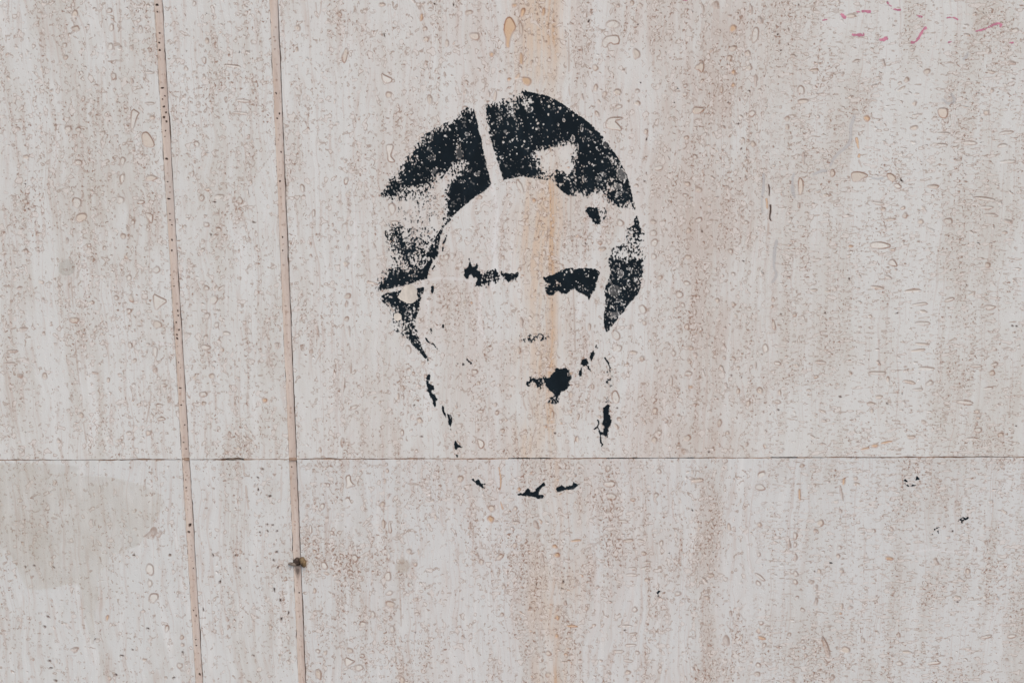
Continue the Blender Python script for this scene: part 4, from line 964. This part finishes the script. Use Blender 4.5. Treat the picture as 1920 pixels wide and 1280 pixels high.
# jaw
for P, dd in (('801,703 804,701 807,705 805,712 801,712 800,708', .99), ('800,714 803,714 804,720 808,722 814,721 813,730 809,733 810,738 815,738 817,744 820,748 818,755 819,762 815,763 812,757 811,750 808,745 804,738 801,733 802,726 800,720', .95),
              ('839,776 846,777 848,785 846,795 845,806 843,800 841,790 839,783', .9), ('852,824 855,825 860,833 866,838 860,840 855,841 852,838 852,832', .985), ('856,853 859,853 859,859 856,859', .98),
              ('1135,760 1139,757 1142,758 1142,770 1142,775 1146,787 1145,797 1141,802 1142,808 1138,820 1132,817 1128,816 1126,824 1124,815 1123,808 1130,809 1132,800 1130,795 1131,785 1130,775 1131,766', .965)):
    F.poly(pts(P), 1.2, dd, JAW, None, .8)
F.stroke(pts('830,762 831,770 836,782'), 1.2, .8, JAW, .8)
F.stroke(pts('1126,822 1127,830 1130,833 1128,836'), 1.0, .95, JAW, .5)
F.stroke(pts('1120,787 1123,789 1123,794 1120,800 1114,804'), 1.1, .95, JAW, .5)
F.stroke(pts('1121,801 1125,808'), .8, .95, JAW, .5)
F.stroke(pts('1134,671 1138,676 1141,682 1144,689'), 1.6, .9, JAW, .8)
F.poly(pts('1140,690 1147,695 1147,722 1138,724'), 4, .2, JAW, None, 1)
F.poly(pts('1136,722 1144,722 1142,760 1136,760'), 4, .1, JAW, None, 1)
# chin
for P in ('884,898 888,896 891,900 896,898 901,905 910,907 905,909 910,913 912,916 905,916 899,911 893,907 889,904', '971,926 980,924 986,918 991,916 996,921 1003,921 1008,914 1015,908 1020,904 1023,909 1015,914 1010,921 1010,928 1018,927 1021,929 1018,933 1008,934 998,931 985,929 975,928',
          '1043,921 1045,913 1053,910 1060,913 1068,910 1073,908 1075,902 1080,905 1085,907 1081,913 1073,918 1062,918 1050,922'):
    F.poly(pts(P), 1.2, .96, CHIN, None, .9)
# paint skips the rims of filled cavities and lies thin and grey inside the larger ones
PAINT_PITS = """1153,545,25,23 1164,513,11,16 1160,563,12,9 1153,590,17,14 1165,328,18,26 1157,350,20,14 1137,271,17,15 1122,336,13,12 1133,327,12,9 1095,336,7,14 1160,364,14,9
810,296,17,12 806,280,9,13 810,259,8,13 814,322,13,13 876,253,9,13 896,326,13,10 993,205,13,13 870,315,16,10 1075,320,9,11 770,455,14,9 769,478,8,14 1082,276,6,16 777,516,12,8 970,236,6,14 1060,200,7,4
1020,205,7,4 865,340,14,8 1100,516,9,7 1090,540,7,9 880,228,5,6 750,340,14,7 755,350,10,7 905,465,1,1 1091,240,6,14 1091,263,6,14 1074,260,8,14 941,295,6,8 930,320,6,6 958,213,8,6 941,206,5,5 942,219,5,5 967,224,5,6 1113,310,5,7"""
for q in PAINT_PITS.split():
    x, y, w, h = map(float, q.split(','))
    L, _ = loops_ellipse(x, y, w, h, rng.uniform(-20, 20), rng, 1.7, .2, 16, .12)
    s = F.box(L[0], 2)
    ring = inside(L[0], F.xx[s], F.yy[s]); core = inside(L[-1], F.xx[s], F.yy[s])
    had = F.D[s] > .3
    F.D[s] = np.where(ring & ~core & had, F.D[s] * .5, F.D[s])
    if w * h > 90: F.tone[s] = np.where(core & had, rng.uniform(.10, .30) + .2 * (F.noise[s] - .5), F.tone[s])
for c in cav:
    ctr = c['loops'][1].mean(0)
    if not (FX0 < ctr[0] < FX1 and FY0 < ctr[1] < FY1) or c['flat']: continue
    s = F.box(c['loops'][0], 1)
    ring = inside(c['loops'][1], F.xx[s], F.yy[s]); core = inside(c['loops'][-1], F.xx[s], F.yy[s])
    if ring.sum() < 75: continue
    had = F.D[s] > .3
    F.D[s] = np.where(ring & ~core & had, F.D[s] * .6, F.D[s])
    F.tone[s] = np.where(core & had, np.maximum(F.tone[s], .12), F.tone[s])
# round worn-through dots
cln = blur_noise(F.h, F.w, 16, 16)
for _ in range(9000):
    x, y = rng.uniform(700, 1215), rng.uniform(165, 780)
    j, i = int((x - F.x0) / F.cell), int((y - F.y0) / F.cell)
    if F.D[i, j] < .3 or F.owner[i, j] in (MOUTH, JAW, CHIN, EYEL) or rng.random() > .09 + .62 * cln[i, j] ** 1.7: continue
    r_ = min(.7 + rng.gamma(1.2, .38), 2.3); e_ = rng.uniform(.75, 1.7); a_ = rng.uniform(-.6, .6)
    k_ = int(4 / F.cell) + 1
    s = (slice(max(i - k_, 0), i + k_), slice(max(j - k_, 0), j + k_))
    dx, dy = F.xx[s] - x, F.yy[s] - y
    u_, v_ = dx * math.cos(a_) + dy * math.sin(a_), -dx * math.sin(a_) + dy * math.cos(a_)
    F.D[s] = np.where((u_ / r_) ** 2 + (v_ / (r_ * e_)) ** 2 < 1 + .5 * F.wobx[s], F.D[s] * .12, F.D[s])
# joint stays free of paint
F.D[np.abs(F.yy - (859.3 + (F.xx - 960) * .0032)) < 1.6] = 0
rest = np.zeros(F.D.shape, bool)
for own, nm, sm in ((HAIR, 'hair', 'hair_fleck'), (EYEL, 'eyebrow', 'eyebrow_fleck'), (EYER, 'eyebrow', 'eyebrow_fleck'), (MOUTH, 'mouth', 'moustache_mark'), (JAW, 'jaw_mark', 'jaw_mark'),
                    (CHIN, 'chin_mark', 'chin_mark'), (TEMPLE, 'temple_hair', 'temple_hair'), (EAR, 'side_lock', 'side_lock'), (SPECK, 'cheek_lock', 'cheek_mark')):
    F.pieces(own, nm, MAT_BLACK, stencil, sm, rest)
sp_ = F.mesh(rest, 'overspray_specks', MAT_BLACK, stencil)
if sp_: sp_['kind'] = 'stuff'

# small stray paint marks on the wall
def stray(name, mat, items, label=None):
    allp = np.vstack([pts(q) for q, hw in items])
    a, b_ = allp.min(0) - 8, allp.max(0) + 8
    f = Film(a[0], a[1], b_[0], b_[1], .8)
    for q, hw in items:
        P = pts(q)
        if hw: f.stroke(P, hw, .97, 0, .9)
        else: f.poly(P, 1.0, .97, 0, None, .3)
    o = f.build(0, name, mat, travertine_wall)
    if o and label: o['label'] = label
    return o
for q, hw in (('1664,5 1667,9 1670,12', 1.5), ('1672,17 1680,19 1687,18', 1.9), ('1605,22 1612,22', 1.2), ('1617,21 1625,22 1631,22', 2.4), ('1578,27 1581,31 1583,33', 2.6), ('1600,66 1610,66 1618,65', 2.8), ('1651,75 1656,75 1662,72', 3.0),
              ('1709,80 1714,80 1719,77 1724,68 1730,58 1735,53', 2.2), ('1830,59 1845,56 1858,49 1866,46 1872,44 1878,46 1876,50', 1.7), ('1776,34 1788,33 1796,38', .9), ('1720,30 1728,32', 1.2), ('1892,81 1899,80', 1.4), ('1543,38 1550,37', .8), ('1276,0 1290,0', 1.3),
              ('1778,80 1784,78', .9)):
    stray('pink_paint_mark', MAT_PINK, [(q, hw)], 'small smear of pink paint')
stray('black_paint_mark', MAT_BLACK, [('1695,904 1699,907 1703,909 1708,909 1713,908 1718,909 1713,911 1706,912 1701,911 1698,908', 0), ('1694,901 1697,897 1701,902 1697,903', 0), ('1716,900 1719,892 1724,898 1720,899', 0), ('1695,891 1697,893', .9)], 'small dark curl of paint')
stray('black_paint_mark', MAT_BLACK, [('1797,976 1802,972 1806,969 1810,973 1815,970', 1.1), ('1803,972 1804,979', 1.2), ('1800,974 1806,975', 1.2)], 'small dark fleck of paint')
stray('black_paint_mark', MAT_BLACK, [('1752,992 1753,992', 1.2), ('1759,995 1760,999', 1.2), ('1747,1001 1748,1001', .9), ('1756,990 1761,988', .8)], 'three tiny dark dots of paint')
stray('black_paint_mark', MAT_BLACK, [('1232,1111 1234,1108 1240,1108', 1.1), ('1234,1109 1234,1118', 1.2)], 'tiny hooked dark mark of paint')
stray('black_paint_mark', MAT_BLACK, [('1557,1054 1560,1054', 1.5)], 'tiny dark dot of paint')

# thin translucent residues on the stone
def residue_material(name, color, alpha):
    t = simple(name, color, .75, .2, .08, 60, 90)
    X, Z = t.coords(0)
    n = t.noise(t.vec(t.math('MULTIPLY', X, 1 / 30), t.math('MULTIPLY', Z, 1 / 60), 4.4), 1, 4, .6)
    t.put(t.bsdf.inputs['Alpha'], t.math('MULTIPLY', t.attr('edge').outputs['Fac'], t.smooth(n, .3, .7, alpha * .6, min(1.0, alpha * 1.25))))
    return t.mat
def residue(name, P, mat, y=-.0001, label=None, feather=5.0):
    P = chaikin(P, 2)
    Q = offset(P, -feather)
    A = np.vstack([P, Q]); n_ = len(P)
    X, Z = wall(A[:, 0], A[:, 1])
    r = delaunay_2d_cdt([Vector((a, c)) for a, c in zip(X, Z)], [(n_ + i, n_ + (i + 1) % n_) for i in range(n_)], [list(range(n_))], 1, 1e-7)
    o = mesh_object(name, [(v.x, y, v.y) for v in r[0]], [tuple(f) for f in r[2]], mat, travertine_wall)
    ev = np.array([0.6 if not l else (0.0 if min(l) < n_ else 1.0) for l in r[3]], np.float32)
    o.data.attributes.new('edge', 'FLOAT', 'POINT').data.foreach_set('value', ev)
    if label: o['label'] = label
    return o
MAT_RES = residue_material('grey_residue', lin(220, 210, 194), .18)
MAT_GLUE = residue_material('old_glue', lin(212, 204, 194), .8)
MAT_TANGLUE = residue_material('tan_glue', lin(236, 228, 216), .97)
residue('residue_film', pts('-60,866 60,866 148,870 152,880 143,886 160,890 200,890 230,897 260,905 290,915 305,930 312,948 300,962 288,985 270,1012 262,1025 242,1030 234,1042 232,1056 227,1057 223,1036 212,1038 204,1050 206,1077 201,1066 192,1066 184,1082 184,1100 188,1120 180,1134 180,1170 178,1206 172,1211 168,1195 160,1170 152,1135 150,1100 138,1096 122,1097 104,1104 54,1110 40,1090 30,1066 20,1046 0,1022 -60,1020'), MAT_RES, label='greyish film of residue with drips below the joint')
def disc(x, y, r, jit=.06):
    a = np.linspace(0, 6.283, 22, endpoint=False)
    rr = r * (1 + rng.normal(0, jit, 22))
    return np.stack([x + rr * np.cos(a), y + rr * np.sin(a)], 1)
residue('glue_spot', disc(125.5, 501, 16.5, .03), residue_material('grey_glue', lin(208, 205, 196), .30), feather=1.5, label='round greyish glue spot')
residue('glue_spot', disc(755, 1061, 16, .04), residue_material('brown_glue', lin(218, 202, 184), .30), label='round faint brown glue spot')
residue('glue_spot', disc(745.5, 594, 8.4, .02), MAT_TANGLUE, feather=.5, label='small round tan spot beside the stencil')
residue('glue_spot', pts('752,545 760,534 775,533 783,545 782,553 784,560 777,566 770,570 762,568 750,562 745,557 749,552'), MAT_TANGLUE, feather=.5, label='jagged tan patch inside the stencil')

# ------------------------------------------------------------------ brown lump stuck in the narrow groove
def lobe(bm, c, r, tilt, seed):
    rs = random.Random(seed)
    ret = bmesh.ops.create_icosphere(bm, subdivisions=3, radius=1.0)
    for v in ret['verts']:
        p = v.co
        k = 1 + .10 * math.sin(3.1 * p.x + seed) * math.cos(2.3 * p.z) + .05 * math.sin(7 * p.z + 2 * seed) + rs.uniform(-.012, .012)
        q = Vector((p.x * r[0] * k, p.y * r[1] * k, p.z * r[2] * k))
        q = Matrix.Rotation(tilt, 4, 'Y') @ q
        v.co = q + Vector(c)
def lump_part(name, px, py, dy, w, d, h, tilt, mat, parent, seed):
    X, Z = (float(v) for v in wall(px, py))
    bm = bmesh.new()
    lobe(bm, (X - lump.location.x, dy, Z - lump.location.z), (w * PX / 2, d, h * PX / 2), tilt, seed)
    me = bpy.data.meshes.new(name); bm.to_mesh(me); bm.free()
    for p in me.polygons: p.use_smooth = True
    me.materials.append(mat)
    return link(bpy.data.objects.new(name, me), parent)
lump = bpy.data.objects.new('mud_lump', None)
LX, LZ = (float(v) for v in wall(557, 1054))
lump.location = (LX, 0, LZ); lump.empty_display_size = .01
link(lump)
lump['label'] = 'small olive brown two-lobed lump stuck in the groove below the joint'
lump['category'] = 'lump'
m_ol = simple('olive_brown', lin(128, 108, 78), .6, .3, .4, 4, 4, dark=lin(84, 66, 50)).mat
m_gr = simple('grey_brown', lin(138, 128, 118), .8, .2, .4, 4, 3, dark=lin(92, 82, 74)).mat
m_dk = simple('dark_neck', lin(88, 74, 66), .85, .2, .4, 4, 3, dark=lin(52, 44, 40)).mat
lump_part('cap', 569, 1051.5, -.0030, 13, .0042, 22, math.radians(-16), m_ol, lump, 1.0)
lump_part('stub', 549, 1056, -.0016, 17, .0026, 7, math.radians(8), m_gr, lump, 2.0)
lump_part('neck', 557, 1053, .0012, 15, .0042, 17, math.radians(-6), m_dk, lump, 3.0)

# ------------------------------------------------------------------ ground (below the picture)
g = mesh_object('pavement', [(-300, -600, 0), (300, -600, 0), (300, .02, 0), (-300, .02, 0)], [(0, 1, 2, 3)], MAT_PAVING)
g['kind'] = 'structure'
print('tris', sum(len(o.data.polygons) for o in bpy.data.objects if o.type == 'MESH'))
